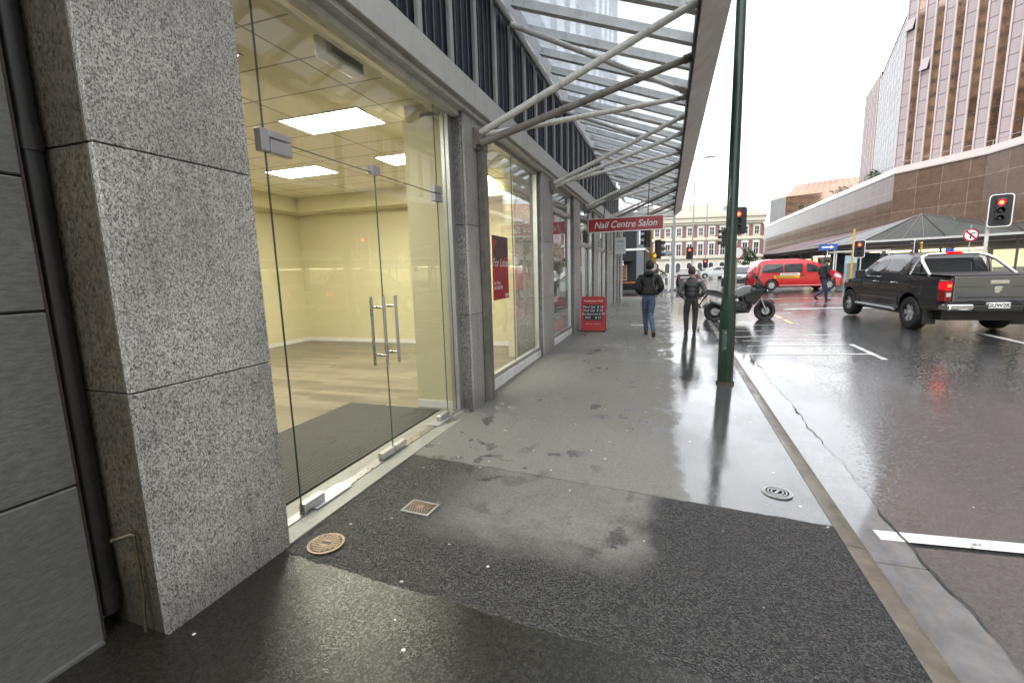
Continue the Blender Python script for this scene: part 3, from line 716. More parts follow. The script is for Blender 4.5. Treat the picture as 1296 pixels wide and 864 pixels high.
for k, (y, z) in enumerate(((5.27, 3.24), (9.0, 3.3), (12.75, 3.33), (16.5, 3.36), (20.2, 3.4))):
    strut((-2.13, y, z+.05), (.245, y+.25, 4.37)); strut((-2.13, y+.12, z+.06), (.245, y+3.15, 4.4), r=.036)
    if k != 1: strut((-2.13, y-.03, z-.08), (.245, y+1.55 if k == 0 else y+.4, 4.36 if k == 0 else 4.3), 'strut_dark', .043)
    else: strut((-2.13, y+.05, z), (.245, y+1.4, 4.38))
    strut((BX, y+1.2, BZ-.1), (.24, y+3.0, 4.42), r=.038); strut((BX, y+4.25, BZ-.08), (.24, y+5.0, 4.42), r=.032)
    mb = MB(); mb.box((-2.197, y-.06, z-.13), (-2.17, y+.16, z+.11)); mb.ob((-2.14, y+.04, z-.02), (.08, .15, .13)); mb.build('bracket', M['strut_dark'], AW, bevel=.006)
for y in (9.6, 13.4, 17.0): strut((BX, y, BZ-.1), (BX+.6, y+.02, BZ-.23), r=.03)
# ---- neighbouring building at the far left, with pipes in the gap
NB = thing('stone_building', 'neighbouring building of dull grey stone slabs at the near left edge', 'building', (-2.5, 0, 0))
def slabs(m):
    zs = [-.05, .776, 1.545, 2.085, 2.9, 3.7, 4.6]
    for a, b in zip(zs[:-1], zs[1:]): m.box((-2.62, -4, a+.004), (-2.45, 1.175, b-.004))
part('stone_slab', M['slate'], slabs, NB, bevel=.006)
part('wall_core', M['joint'], lambda m: (m.box((-5, -4, -.2), (-2.47, 1.165, 4.6)), m.box((-5, 1.165, -.2), (-2.78, 1.288, 4.6))), NB)
part('plinth', M['slate'], lambda m: m.box((-2.5, -4, -.2), (-2.425, 1.16, .02)), NB)
def dpipe(x, y, r, name, lab):
    t = thing(name, lab, 'drainpipe', (x, y, 0))
    mb = MB(); mb.tube([(x, y, .1), (x, y, 2.2)], r, 18); mb.tube([(x, y, 2.2), (x, y, 4.5)], r*.98, 18); mb.build('pipe', M['pipe_dark'], t, smooth=40)
    for z in (2.2, .14):
        mb = MB(); mb.tube([(x, y, z), (x, y, z+.1)], r*1.14, 18); mb.build('collar', M['pipe_dark'], t, smooth=40)
dpipe(-2.505, 1.238, .042, 'drainpipe', 'thick black drainpipe in the gap beside the near granite pillar')
dpipe(-2.61, 1.225, .04, 'drainpipe', 'black drainpipe deeper in the gap against the grey stone slabs')
part('gap_lining', M['pipe_brown'], lambda m: m.box((-2.66, 1.176, -.05), (-2.46, 1.186, 4.6)), NB)
t = thing('small_pipe', 'thin tarnished waste pipe with a bent arm beside the pillar foot', 'pipe', (-2.29, 1.25, 0))
mb = MB(); mb.tube([(-2.36, 1.215, .50), (-2.29, 1.255, .52), (-2.285, 1.262, .51)], .011, 10); mb.build('arm', M['brass'], t, smooth=40)
mb = MB(); mb.tube([(-2.285, 1.262, .52), (-2.285, 1.262, .2), (-2.29, 1.255, .12), (-2.285, 1.25, .03)], .007, 10); mb.build('tail', M['brass'], t, smooth=40)
# ---- poster, hanging sign, board
M['print'] = mk('white_print', (.78,.77,.75), .5, var=.03); M['board'] = mk('chalk_black', (.012,.012,.014), .5, var=.2); M['pink'] = mk('pale_pink_print', (.7,.42,.4), .5, var=.03)
t = thing('lease_poster', 'dark red For Lease poster stuck inside the second shop window', 'poster', (-2.335, 6.3, 1.7))
PXX = -2.306
mb = MB(); mb.box((PXX-.004, 6.0, 1.275), (PXX, 6.66, 2.18)); mb.build('sheet', M['red'], t)
mb = MB(); mb.add([(PXX+.001,6.003,1.72),(PXX+.001,6.657,1.92),(PXX+.001,6.657,2.177),(PXX+.001,6.003,2.177)], [(0,1,2,3)]); mb.build('upper_panel', M['dkred'], t)
mb = MB(); mb.add([(PXX+.0018,6.004,2.12),(PXX+.0018,6.2,2.11),(PXX+.0018,6.01,1.95)], [(0,1,2)]); mb.build('chevron', M['red'], t)
RT = (R(90), 0, R(90))
text('lettering', 'For Lease', .172, M['print'], t, (PXX+.003, 6.335, 1.80), RT, .0006, .25, bold=-.001)
text('lettering', 'Jim Wana', .066, M['print'], t, (PXX+.003, 6.04, 1.515), RT, .0006, align='LEFT')
text('lettering', '021 223 933', .066, M['print'], t, (PXX+.003, 6.04, 1.445), RT, .0006, align='LEFT', bold=.002)
text('lettering', 'By+', .09, M['print'], t, (PXX+.003, 6.56, 1.325), RT, .0006, bold=.002)
t = thing('hanging_sign', 'red Nail Centre Salon sign hung on rods under the canopy', 'sign', (-1.06, 12.4, 2.8))
ysg = 12.4
mb = MB(); mb.box((-2.01, ysg, 2.66), (-.13, ysg+.06, 2.985)); mb.build('panel', M['red'], t)
mb = MB()
for a, b in (((-2.03, ysg-.006, 2.985), (-.11, ysg+.066, 3.005)), ((-2.03, ysg-.006, 2.64), (-.11, ysg+.066, 2.66)), ((-2.03, ysg-.006, 2.66), (-2.01, ysg+.066, 2.985)), ((-.13, ysg-.006, 2.66), (-.11, ysg+.066, 2.985))): mb.box(a, b)
mb.build('frame', M['alu'], t)
text('lettering', 'Nail Centre Salon', .235, M['print'], t, (-1.07, ysg-.004, 2.822), (R(90),0,0), .002, .28, bold=.0035, sx=.93)
for x in (-1.62, -.5):
    mb = MB(); zt = 3.25+(x+2.13)*.445+.02; mb.tube([(x, ysg+.5, zt), (x, ysg+.03, 3.0)], .012, 8); mb.build('rod', M['black'], t)
# A-board
ax, ay = -1.79, 11.85; az = zfoot(ax, ay)
t = thing('sandwich_board', 'red sandwich board with black price panel standing by the shop pillar', 'sandwich board', (ax, ay, az))
M['redb'] = mk('scuffed_red_board', (.42,.02,.025), .4, var=.1, dirt=.15)
def leaf(s, y):
    Mx = Matrix.Translation((ax, ay+y, az+.02)) @ Matrix.Rotation(R(s*7), 4, 'X')
    return Mx
for s, y in ((-1, -.12), (1, .12)):
    Mx = leaf(s, y)
    mb = MB(); mb.prism([(-.31,0),(.31,0),(.31,.84),(.27,.88),(-.27,.88),(-.31,.84)], .03, Mx @ Matrix.Rotation(R(90), 4, 'X')); mb.build('board', M['redb'], t)
F = leaf(-1, -.12)
def lab3(z0, z1, x0, x1, mat, name, d=-.034):
    mb = MB(); mb.add([F @ V(p) for p in [(x0,d,z0),(x1,d,z0),(x1,d,z1),(x0,d,z1)]], [(0,1,2,3)]); return mb.build(name, mat, t)
lab3(.27, .67, -.235, .235, M['board'], 'price_panel')
rot = (R(90-7*-1*-1+0), 0, 0)
rr = (F.to_3x3() @ Euler((R(90),0,0)).to_matrix()).to_euler()
for s_, z_, h_, m_ in (('Traditional Nails', .765, .075, 'print'), ('Mani Gel  $ 45', .61, .085, 'print'), ('Pedi Gel  $ 50', .52, .085, 'print'), ('Gel Extension $ 70', .43, .075, 'print'), ('SNS     $ 55', .335, .085, 'print'), ('walk ins welcome', .18, .055, 'pink')):
    text('lettering', s_, h_, M[m_], t, F @ V((0, -.037, z_)), rr, .001, .1)
mb = MB()
for x in (-.28, .28):
    for y in (-.17, .2): mb.box((ax+x-.03, ay+y-.03, az-.0), (ax+x+.03, ay+y+.03, az+.03))
mb.build('foot', M['black'], t)
# ------------------------------------------------------------------ vehicles
def paint(name, c, rough=.25, metal=.0):
    return mk(name, c, rough, metal, var=.06, scale=3, coat=.8, rv=.06)
M['carglass'] = mk('car_glass', (.018,.02,.02), .05, var=.1, spec=.8)
M['carglass2'] = mk('grey_car_glass', (.035,.037,.037), .05, var=.5, scale=2.5, spec=.8)
M['rim'] = mk('alloy_rim', (.62,.62,.62), .3, .35, var=.06)
M['tail'] = mk('tail_lamp', (.12,.004,.006), .12, var=.1, em=(1,.02,.02), ems=.03)
M['tail_lit'] = mk_em('brake_lamp', (1,.006,.012), .9); M['tail_hot'] = mk_em('brake_lamp_hot', (1,.12,.03), 1.8)
M['clear'] = mk('clear_lamp', (.6,.6,.6), .1, .3, var=.1)
def lerp_tab(tab, x):
    if x <= tab[0][0]: return tab[0][1]
    for (a, b), (c, d) in zip(tab[:-1], tab[1:]):
        if x <= c: return b+(d-b)*(x-a)/(c-a) if c > a else d
    return tab[-1][1]
def shell(mb, xs, zl, zh, w, rows=8, crown=.02, m=0, top=5):
    """closed body: columns along x, sides at y=+-w(x,z), joined over top and bottom"""
    n = rows; ring = []
    for x in xs:
        a, b = zl(x), zh(x); col = []
        for i in range(n+1):
            z = a+(b-a)*i/n; col.append((x, w(x, z), z))
        wt = w(x, b)
        for i in range(1, top): 
            s = 1-2*i/top; col.append((x, wt*s, b+crown*(1-s*s)))
        for i in range(n, -1, -1):
            z = a+(b-a)*i/n; col.append((x, -w(x, z), z))
        ring.append(col)
    k = len(ring[0]); vs = [p for c in ring for p in c]; fs = []
    for i in range(len(xs)-1):
        for j in range(k): fs.append((i*k+j, i*k+(j+1)%k, (i+1)*k+(j+1)%k, (i+1)*k+j))
    fs.append(tuple(range(k))); fs.append(tuple((len(xs)-1)*k+j for j in range(k))[::-1])
    mb.add(vs, fs, m)
def cols(a, b, n, arches=(), r=.45):
    xs = set(a+(b-a)*i/n for i in range(n+1))
    for c in arches:
        for i in range(25): xs.add(c-r*math.cos(math.pi*i/24)); 
        xs.add(c-r-.001); xs.add(c+r+.001)
    return sorted(x for x in xs if a <= x <= b)
def arch_z(x, base, arches, r, zc):
    z = base
    for c in arches:
        d = r*r-(x-c)**2
        if d > 0: z = max(z, zc+math.sqrt(d)) if d > 1e-4 else z
    return z
def sidepanel(mb, poly, w, off=.006, m=0, sides=(1,-1), n=5):
    """thin panel over the body side, outline given in (x,z)"""
    for s in sides:
        cx = sum(p[0] for p in poly)/len(poly); cz = sum(p[1] for p in poly)/len(poly)
        rings = []
        for k in range(n+1):
            f = 1-k/n*.999
            rings.append([(cx+(x-cx)*f, cz+(z-cz)*f) for x, z in poly])
        vs = []; fs = []; L = len(poly)
        for r_ in rings: vs += [(x, s*(w(x, z)+off), z) for x, z in r_]
        for k in range(n):
            for i in range(L): fs.append((k*L+i, k*L+(i+1)%L, (k+1)*L+(i+1)%L, (k+1)*L+i))
        base = len(vs); vs += [(x, s*(w(x, z)-.03), z) for x, z in poly]
        for i in range(L): fs.append((i, (i+1)%L, base+(i+1)%L, base+i))
        mb.add(vs, fs, m)
def side(name, poly, w, mat, parent, off=.006, n=5, smooth=40, sides=(1,-1)):
    for s in sides:
        mb = MB(); sidepanel(mb, poly, w, off, 0, (s,), n); o = mb.build(name, mat, parent, smooth=smooth)
    return o
def round_poly(poly, r=.05, n=4):
    out = []; L = len(poly)
    for i in range(L):
        p = V((*poly[i],0)); a = V((*poly[i-1],0)); b = V((*poly[(i+1)%L],0))
        da = (a-p); db = (b-p); ra = min(r, da.length*.45, db.length*.45)
        p0 = p+da.normalized()*ra; p1 = p+db.normalized()*ra
        for k in range(n+1):
            t = k/n; q = p0*(1-t)**2+p*2*t*(1-t)+p1*t*t; out.append((q.x, q.y))
    # resample long edges
    res = []
    for i in range(len(out)):
        a = V((*out[i],0)); b = V((*out[(i+1)%len(out)],0)); k = max(1, int((b-a).length/.12))
        for j in range(k): q = a+(b-a)*j/k; res.append((q.x, q.y))
    return res
def wheel(parent, x, y, r, wd, spokes=6, side=1, tw=.62):
    Mx = Matrix.Translation((x, y, r)) @ Matrix.Rotation(R(-90*side), 4, 'X')
    ri = r*tw
    mb = MB(); prof = [(ri,-wd/2),(r*.93,-wd/2),(r*.985,-wd*.38),(r,-wd*.2),(r,wd*.2),(r*.985,wd*.38),(r*.93,wd/2),(ri,wd/2),(ri*.97,wd*.3),(ri*.97,-wd*.3)]
    mb.lathe(prof+[prof[0]], 36, Mx); wo = mb.build('wheel', M['rubber'], parent, smooth=35)
    rb = MB(); rb.lathe([(0,-wd*.05),(ri*.96,-wd*.05),(ri*.99,wd*.46),(ri*.9,wd*.47),(ri*.88,wd*.3)], 36, Mx, 1)
    for k in range(spokes):
        a = 2*math.pi*k/spokes
        for dd in (-.12, .12):
            Q = Mx @ Matrix.Rotation(a+dd, 4, 'Z'); rb.prism([(ri*.12,-ri*.1),(ri*.93,-ri*.14),(ri*.93,ri*.14),(ri*.12,ri*.1)], wd*.13, Q @ Matrix.Translation((0,0,wd*.24)))
    rb.lathe([(0,wd*.42),(ri*.18,wd*.42),(ri*.22,wd*.3)], 16, Mx); rb.build('rim', [M['rim'], M['black']], wo, smooth=35)
    return wo
def place(o, loc, yaw, pitch=0): o.location = loc; o.rotation_euler = (0, R(pitch), R(yaw))

# ---- grey pickup
U = thing('pickup_truck', 'dark grey double cab pickup with chrome sports bar and red brake lights lit', 'pickup truck')
WB = 3.1
zl = lambda x: arch_z(x, lerp_tab([(-1.25,.56),(-.6,.5),(.5,.44),(2.5,.44),(3.6,.42),(4.0,.5)], x), (0, WB), .47, .39)
zh = lambda x: lerp_tab([(-1.22,1.24),(.3,1.27),(.6,1.23),(2.3,1.17),(2.9,1.12),(3.6,1.02),(3.9,.9),(4.0,.8)], x)
def wu(x, z):
    b = lerp_tab([(-1.25,.87),(-1.1,.91),(0,.925),(2.5,.915),(3.2,.91),(3.6,.86),(3.85,.74),(4.02,.6)], x)
    flare = max(0, .02*math.exp(-((x)/.5)**2), .02*math.exp(-((x-WB)/.5)**2))
    return (b+flare)*lerp_tab([(.4,.965),(.6,.985),(.8,1.0),(1.0,.99),(1.15,.965),(1.28,.93)], z)
M['ute'] = paint('dark_grey_paint', (.013,.0135,.015), .2); M['ute_tail'] = paint('grey_metallic_tailgate', (.085,.09,.098), .3, .3)
mb = MB(); shell(mb, cols(-1.22, 4.0, 46, (0, WB), .47), zl, zh, wu, 9, .015); mb.build('body', M['ute'], U, smooth=35)
gl_, gh = (lambda x: 1.13), (lambda x: lerp_tab([(.34,1.2),(.46,1.62),(.56,1.72),(.9,1.765),(1.4,1.775),(1.8,1.745),(2.05,1.66),(2.9,1.15)], x))
def wg(x, z):
    return (lerp_tab([(.3,.84),(.6,.86),(1.8,.86),(2.4,.83),(2.95,.78)], x))*lerp_tab([(1.1,1.0),(1.3,.965),(1.55,.86),(1.7,.77),(1.78,.7)], z)
mb = MB(); shell(mb, cols(.34, 2.9, 40)+[], gl_, gh, wg, 8, .02); mb.build('cab', M['ute'], U, smooth=35)
for pl, nm in (([(1.42,1.2),(2.5,1.2),(2.0,1.60),(1.42,1.66)], 'window'), ([(.52,1.22),(1.36,1.2),(1.36,1.66),(.78,1.64),(.6,1.52)], 'window')):
    side(nm, round_poly(pl, .06), wg, M['carglass2'], U)
mb = MB(); 
for s in (1,-1): mb.tube([(x, s*(wg(x,1.19)+.008), 1.19) for x in (.45,1,1.5,2,2.55)], .013, 8)
mb.build('chrome_strip', M['chrome'], U, smooth=40)
# rear window lies on the raked back of the cab
mb = MB(); mb.add([(.332,-.56,1.29),(.332,.56,1.29),(.432,.5,1.64),(.432,-.5,1.64)], [(0,1,2,3)]); mb.add([(.355,-.56,1.29),(.355,.56,1.29),(.455,.5,1.64),(.455,-.5,1.64)], [(3,2,1,0)]); mb.build('rear_window', M['carglass'], U)
mb = MB(); mb.add([(2.115,-.66,1.61),(2.115,.66,1.61),(2.83,.74,1.2),(2.83,-.74,1.2)], [(0,1,2,3)]); mb.build('windscreen', M['carglass'], U)
mb = MB(); mb.ob((-.43,0,1.292), (1.5,1.56,.02), (0,-1.1,0)); mb.build('tonneau', M['black'], U)
mb = MB(); mb.box((-1.245,-.775,.735), (-1.205,.775,1.265)); t_ = mb.build('tailgate', M['ute_tail'], U, bevel=.02, seg=2)
mb = MB(); mb.box((-1.262,-.16,1.10), (-1.246,.16,1.175)); mb.build('handle', M['alu'], t_, bevel=.006)
mb = MB(); mb.box((-1.254,-.70,.82), (-1.2465,.70,.835)); mb.box((-1.251,-.76,1.045), (-1.2465,-.22,1.055)); mb.box((-1.251,.22,1.045), (-1.2465,.76,1.055)); mb.build('crease', M['ute'], t_)
mb = MB(); Mx = Matrix.Translation((-1.246,0,.985)) @ Matrix.Rotation(R(-90), 4, 'Y') @ Matrix.Rotation(R(90), 4, 'Z')
mb.prism([(-.075,-.055),(-.02,-.07),(.05,-.06),(.08,-.02),(.055,.01),(.075,.045),(.03,.075),(-.03,.06),(-.02,.03),(-.065,.02),(-.04,-.01)], .012, Mx); mb.build('emblem', M['alu'], t_, bevel=.004)
for s in (1,-1):
    mb = MB(); mb.box((-1.25, s*.79 if s > 0 else -.925, .74), (-1.0, .925 if s > 0 else -.79, 1.19)); l_ = mb.build('tail_lamp', M['tail'], U, bevel=.03, seg=3)
    mb = MB(); mb.box((-1.256, min(s*.805,s*.918), .99), (-1.03, max(s*.805,s*.931), 1.15)); mb.build('brake_light', M['tail_lit'], l_, bevel=.02, seg=2)
    mb = MB(); mb.box((-1.2595, min(s*.82,s*.9), 1.04), (-1.2, max(s*.82,s*.9), 1.11)); mb.build('bulb', M['tail_hot'], l_, bevel=.01)
    mb = MB(); mb.box((-1.256, min(s*.805,s*.905), .83), (-1.15, max(s*.805,s*.905), .93)); mb.build('reverse_light', M['clear'], l_, bevel=.015)
    mb = MB(); mb.box((-1.36, min(s*.42,s*.9), .545), (-1.0, max(s*.42,s*.9), .69)); mb.build('bumper', M['chrome'], U, bevel=.05, seg=3)
    mb = MB(); mb.tube([(.55, s*.96, .42), (2.5, s*.96, .42)], .04, 10); mb.box((.6, min(s*.5,s*.95), .40), (.68, max(s*.5,s*.95), .43)); mb.box((2.3, min(s*.5,s*.95), .40), (2.38, max(s*.5,s*.95), .43)); mb.build('side_step', M['pole_grey'], U, smooth=40)
    mb = MB(); mb.ob((2.32, s*1.0, 1.26), (.12,.2,.2)); mb.tube([(2.36,s*.84,1.18),(2.34,s*.95,1.22)], .03, 8); mb.build('mirror', M['black'], U, bevel=.04, seg=2)
    mb = MB(); mb.ob((-.62, s*.82, .35), (.02,.26,.34)); mb.build('mud_flap', M['black'], U)
    mb = MB(); mb.tube([(-.45,s*.8,1.27),(.02,s*.72,1.58),(.2,s*.64,1.69),(.26,s*.5,1.735)], .036, 12); mb.tube([(.3,s*.80,1.28),(.27,s*.74,1.5),(.22,s*.64,1.68)], .03, 10); mb.build('sports_bar', M['chrome'], U, smooth=40)
    for x_ in (.75, 1.66):
        mb = MB(); mb.tube([(x_-.1,s*(wu(x_,1.07)+.02),1.075),(x_,s*(wu(x_,1.07)+.035),1.075),(x_+.1,s*(wu(x_,1.07)+.02),1.075)], .014, 8); mb.build('door_handle', M['chrome'], U, smooth=40)
    mb = MB(); 
    for x_ in (.5, 1.4, 2.45): mb.box((x_-.004, min(s*.87,s*(wu(x_,.9)+.0025)), .52), (x_+.004, max(s*.87,s*(wu(x_,.9)+.0025)), 1.08))
    mb.build('door_gap', M['black'], U)
    mb = MB(); mb.box((.55, min(s*.88,s*(wu(1.5,.66)+.008)), .655), (2.5, max(s*.88,s*(wu(1.5,.66)+.008)), .67)); mb.build('trim_strip', M['chrome'], U)
mb = MB(); mb.tube([(.26,-.5,1.735),(.27,0,1.75),(.26,.5,1.735)], .036, 12); sb = mb.build('sports_bar', M['chrome'], U, smooth=40)
mb = MB(); mb.box((.205,-.16,1.735), (.29,.16,1.79)); mb.build('brake_light', M['tail_lit'], U, bevel=.02)
mb = MB(); mb.box((-1.33,-.42,.53), (-1.0,.42,.66)); mb.box((-1.24,-.78,.66), (-1.0,.78,.735)); mb.build('bumper_step', M['black'], U, bevel=.02)
mb = MB(); mb.box((-1.25,-.19,.60), (-1.338,.19,.72)); pl = mb.build('number_plate', M['white'], U, bevel=.008)
text('lettering', 'GUW282', .105, M['board'], pl, (-1.3395,0,.66), (R(90),0,R(-90)), .001, bold=.002)
mb = MB(); mb.box((-.9,-.75,.3), (3.5,.75,.56)); mb.tube([(0,-.7,.36),(0,.7,.36)], .07, 10); mb.ball((0,.1,.36), (.17,.16,.16)); mb.build('chassis', M['black'], U)
for x_ in (0, WB):
    for s in (1,-1): wheel(U, x_, s*.79, .385, .26, 6, s)
for s in (1,-1):
    mb = MB(); mb.ob((3.78,s*.66,.88), (.3,.26,.2), (0,0,-s*22)); mb.build('headlight', M['clear'], U, bevel=.03, seg=2)
place(U, (6.42, 13.48, .075), 94.6, -.8)

# ---- red van
Wn = thing('red_van', 'red passenger van with a yellow and white side sign crossing the junction', 'van')
WB2 = 3.25
M['vanred'] = paint('van_red_paint', (.5,.012,.02), .22)
zl = lambda x: arch_z(x, lerp_tab([(-1.0,.34),(0,.26),(3.4,.24),(4.2,.3)], x), (0, WB2), .38, .32)
zh = lambda x: lerp_tab([(-.98,.95),(-.9,1.3),(-.72,1.62),(-.5,1.72),(0,1.76),(1.6,1.76),(2.1,1.68),(2.6,1.5),(3.2,1.18),(3.7,.98),(4.05,.82),(4.15,.7)], x)
def wv(x, z):
    b = lerp_tab([(-1.0,.8),(-.7,.88),(0,.91),(3,.91),(3.6,.84),(4.0,.68),(4.18,.5)], x)
    return b*lerp_tab([(.2,.96),(.5,1.0),(.95,1.0),(1.2,.96),(1.5,.87),(1.76,.76)], z)
mb = MB(); shell(mb, cols(-.98, 4.15, 50, (0, WB2), .38), zl, zh, wv, 12, .03); mb.build('body', M['vanred'], Wn, smooth=40)
for pl_ in ([(-.55,1.02),(.62,1.02),(.62,1.5),(-.4,1.5),(-.6,1.3)], [(.68,1.02),(1.72,1.02),(1.72,1.5),(.68,1.5)], [(1.95,1.02),(3.0,1.02),(2.45,1.38),(2.2,1.48),(1.95,1.5)]):
    side('window', round_poly(pl_, .07), wv, M['carglass2'], Wn)
mb = MB(); mb.add([(2.36,-.62,1.6),(2.36,.62,1.6),(3.22,.72,1.2),(3.22,-.72,1.2)], [(0,1,2,3)]); mb.build('windscreen', M['carglass'], Wn)
side('side_sign', [(.1,.72),(1.55,.72),(1.55,.86),(.1,.86)], wv, mk('sign_yellow', (.65,.42,.03), .4), Wn, .008)
side('side_sign', [(.45,.87),(1.55,.87),(1.55,.99),(.45,.99)], wv, M['white'], Wn, .008)
mb = MB(); [sidepanel(mb, [(a,.80-k*.05),(a+.1,.80-k*.05),(a+.1,.825-k*.05),(a,.825-k*.05)], wv, .0095, n=1) for k in (0,1) for a in [.2+.14*i for i in range(8)]]; mb.build('sign_print', M['board'], Wn)
mb = MB(); [sidepanel(mb, [(a,.905),(a+.07,.905),(a+.07,.955),(a,.955)], wv, .0095, n=1) for a in [.55+.11*i for i in range(8)]]; mb.build('sign_print', M['dkred'], Wn)
side('sill_strip', [(.45,.3),(2.85,.3),(2.85,.325),(.45,.325)], wv, M['white'], Wn, .01, 1)
side('door_handle', [(1.62,.86),(1.84,.86),(1.84,.9),(1.62,.9)], wv, M['black'], Wn, .02, 1)
mb = MB(); [sidepanel(mb, [(a,.3),(a+.012,.3),(a+.012,1.0),(a,1.0)], wv, .004, n=1) for a in (1.82, 2.95, .64)]; mb.build('door_gap', M['dkred'], Wn)
side('tail_lamp', round_poly([(-.93,.75),(-.78,.75),(-.66,1.4),(-.74,1.5)], .03), wv, M['tail'], Wn)
side('headlight', round_poly([(3.45,.74),(3.95,.66),(3.9,.8),(3.5,.95)], .04), wv, M['clear'], Wn, .01)
for s in (1,-1):
    mb = MB(); mb.ob((3.0,s*.98,1.06), (.1,.2,.15)); mb.build('mirror', M['black'], Wn, bevel=.03, seg=2)
mb = MB(); mb.box((-.6,-.7,.2), (3.7,.7,.4)); mb.build('chassis', M['black'], Wn)
for x_ in (0, WB2):
    for s in (1,-1): wheel(Wn, x_, s*.79, .325, .21, 7, s)
place(Wn, (5.5, 30.15, zroad(5.5,29.5)), 7); Wn.scale = (.9,1,1.0)

# ---- cars in the distance
def car(name, label, col, loc, yaw, wagon=False, group='cars far down the street'):
    t = thing(name, label, 'car', group=group)
    wb = 2.6; pm = paint('car_paint', col)
    zl = lambda x: arch_z(x, .24, (0, wb), .36, .3)
    zh = (lambda x: lerp_tab([(-.85,.7),(-.8,.95),(.2,.95),(1.7,.92),(2.5,.86),(3.3,.72),(3.42,.55)], x))
    wc = lambda x, z: lerp_tab([(-.88,.72),(-.5,.84),(2.6,.86),(3.1,.76),(3.42,.55)], x)*lerp_tab([(.2,.95),(.5,1),(.95,.95)], z)
    mb = MB(); shell(mb, cols(-.85, 3.42, 26, (0, wb), .36), zl, zh, wc, 6, .02); mb.build('body', pm, t, smooth=40)
    gh = (lambda x: lerp_tab([(-.8,.95),(-.62,1.36),(-.2,1.44),(1.0,1.44),(1.3,1.36),(2.1,.92)], x)) if wagon else (lambda x: lerp_tab([(-.6,.95),(-.1,1.32),(.4,1.41),(1.0,1.41),(1.3,1.34),(2.1,.92)], x))
    wg = lambda x, z: .8*lerp_tab([(.9,1),(1.2,.9),(1.45,.74)], z)
    x0 = -.8 if wagon else -.6
    mb = MB(); shell(mb, cols(x0, 2.1, 22), lambda x: .9, gh, wg, 5, .02); mb.build('cabin', pm, t, smooth=40)
    mb = MB(); side('window', round_poly([(x0+.3,.98),(.55,.98),(.55,1.33),(.3 if not wagon else -.35,1.31)], .04), wg, M['carglass'], t); side('window', round_poly([(.62,.98),(1.75,.98),(1.25,1.29),(.62,1.33)], .04), wg, M['carglass'], t)
    mb = MB(); mb.add([(1.4,-.62,1.325),(1.4,.62,1.325),(2.04,.72,.985),(2.04,-.72,.985)], [(0,1,2,3)]); mb.build('windscreen', M['carglass'], t)
    mb = MB(); a, b = ((-.79,1.02),(-.655,1.34)) if wagon else ((-.55,1.01),(-.13,1.32)); mb.add([(a[0],-.66,a[1]),(a[0],.66,a[1]),(b[0],.56,b[1]),(b[0],-.56,b[1])], [(0,1,2,3)]); mb.build('rear_window', M['carglass'], t)
    for s in (1,-1):
        mb = MB(); mb.ob((3.2,s*.62,.68), (.3,.24,.14), (0,0,-s*28)); mb.build('headlight', M['clear'], t, bevel=.02)
        mb = MB(); mb.ob((-.82,s*.66,.78), (.12,.2,.16)); mb.build('tail_lamp', M['tail'], t, bevel=.02)
        for x_ in (0, wb): wheel(t, x_, s*.76, .3, .19, 6, s)
    place(t, (loc[0], loc[1], zroad(*loc)+.0), yaw); return t
car('parked_car', 'dark teal car waiting beyond the man in the puffer vest', (.012,.03,.032), (2.0,44.5), 84)
car('parked_car', 'black car parked by the grey lamp post across the junction', (.012,.012,.013), (1.55,39.0), 88, True)
car('parked_car', 'silver hatchback in front of the cream building, left of the green pole', (.45,.46,.46), (6.4,60.5), 200)
car('parked_car', 'pale silver wagon just right of the green pole, beyond the junction', (.4,.41,.41), (6.4,44.5), 262, True)
car('parked_car', 'dark grey car behind the windscreen of the motorcycle', (.04,.042,.045), (5.2,38.2), 255)
car('parked_car', 'white sedan far off before the cream building', (.62,.62,.6), (9.2,66), 190)

# ---- motorcycle (x forward, rear wheel at 0)
K = thing('motorcycle', 'black and grey adventure motorcycle parked at the kerb behind the green pole', 'motorcycle')
def mwheel(x, r, wd):
    Mx = Matrix.Translation((x, 0, r)) @ Matrix.Rotation(R(90), 4, 'X'); ri = r*.77
    mb = MB(); mb.lathe([(ri,-wd*.42),(r*.86,-wd/2),(r*.96,-wd*.34),(r,0),(r*.96,wd*.34),(r*.86,wd/2),(ri,wd*.42),(ri,-wd*.42)], 36, Mx); w_ = mb.build('wheel', M['rubber'], K, smooth=35)
    rb = MB(); rb.lathe([(ri*.9,-wd*.4),(ri*1.0,-wd*.44),(ri*1.0,wd*.44),(ri*.9,wd*.4),(ri*.9,-wd*.4)], 36, Mx)
    for k in range(10):
        a = 2*math.pi*k/10+(.12 if k % 2 else -.12); rb.tube([Mx @ V((math.cos(a)*.04, math.sin(a)*.04, 0)), Mx @ V((math.cos(a+.05)*ri*.93, math.sin(a+.05)*ri*.93, 0))], .012, 6)
    rb.lathe([(0,-.05),(.045,-.05),(.045,.05),(0,.05)], 14, Mx); rb.build('rim', M['black'], w_, smooth=35)
    d = MB(); 
    for s in (1,-1): d.lathe([(.07,s*.065),(.115,s*.065),(.115,s*.069),(.07,s*.069),(.07,s*.065)], 26, Mx)
    d.build('brake_disc', M['pole_grey'], w_, smooth=35)
mwheel(0, .31, .17); mwheel(1.48, .315, .12)
def mpart(name, mat, f, **k):
    mb = MB(); f(mb); return mb.build(name, M[mat] if isinstance(mat, str) else mat, K, **k)
M['plastic'] = mk('black_fairing', (.014,.014,.015), .28, var=.15); M['tankgrey'] = mk('grey_tank_paint', (.05,.05,.052), .22, .4, var=.08, coat=.5)
mpart('swingarm', 'pole_grey', lambda m: [m.tube([(0,s*.1,.31),(.3,s*.1,.36),(.55,s*.07,.42)], [.03,.035,.04], 8) for s in (1,-1)], smooth=40)
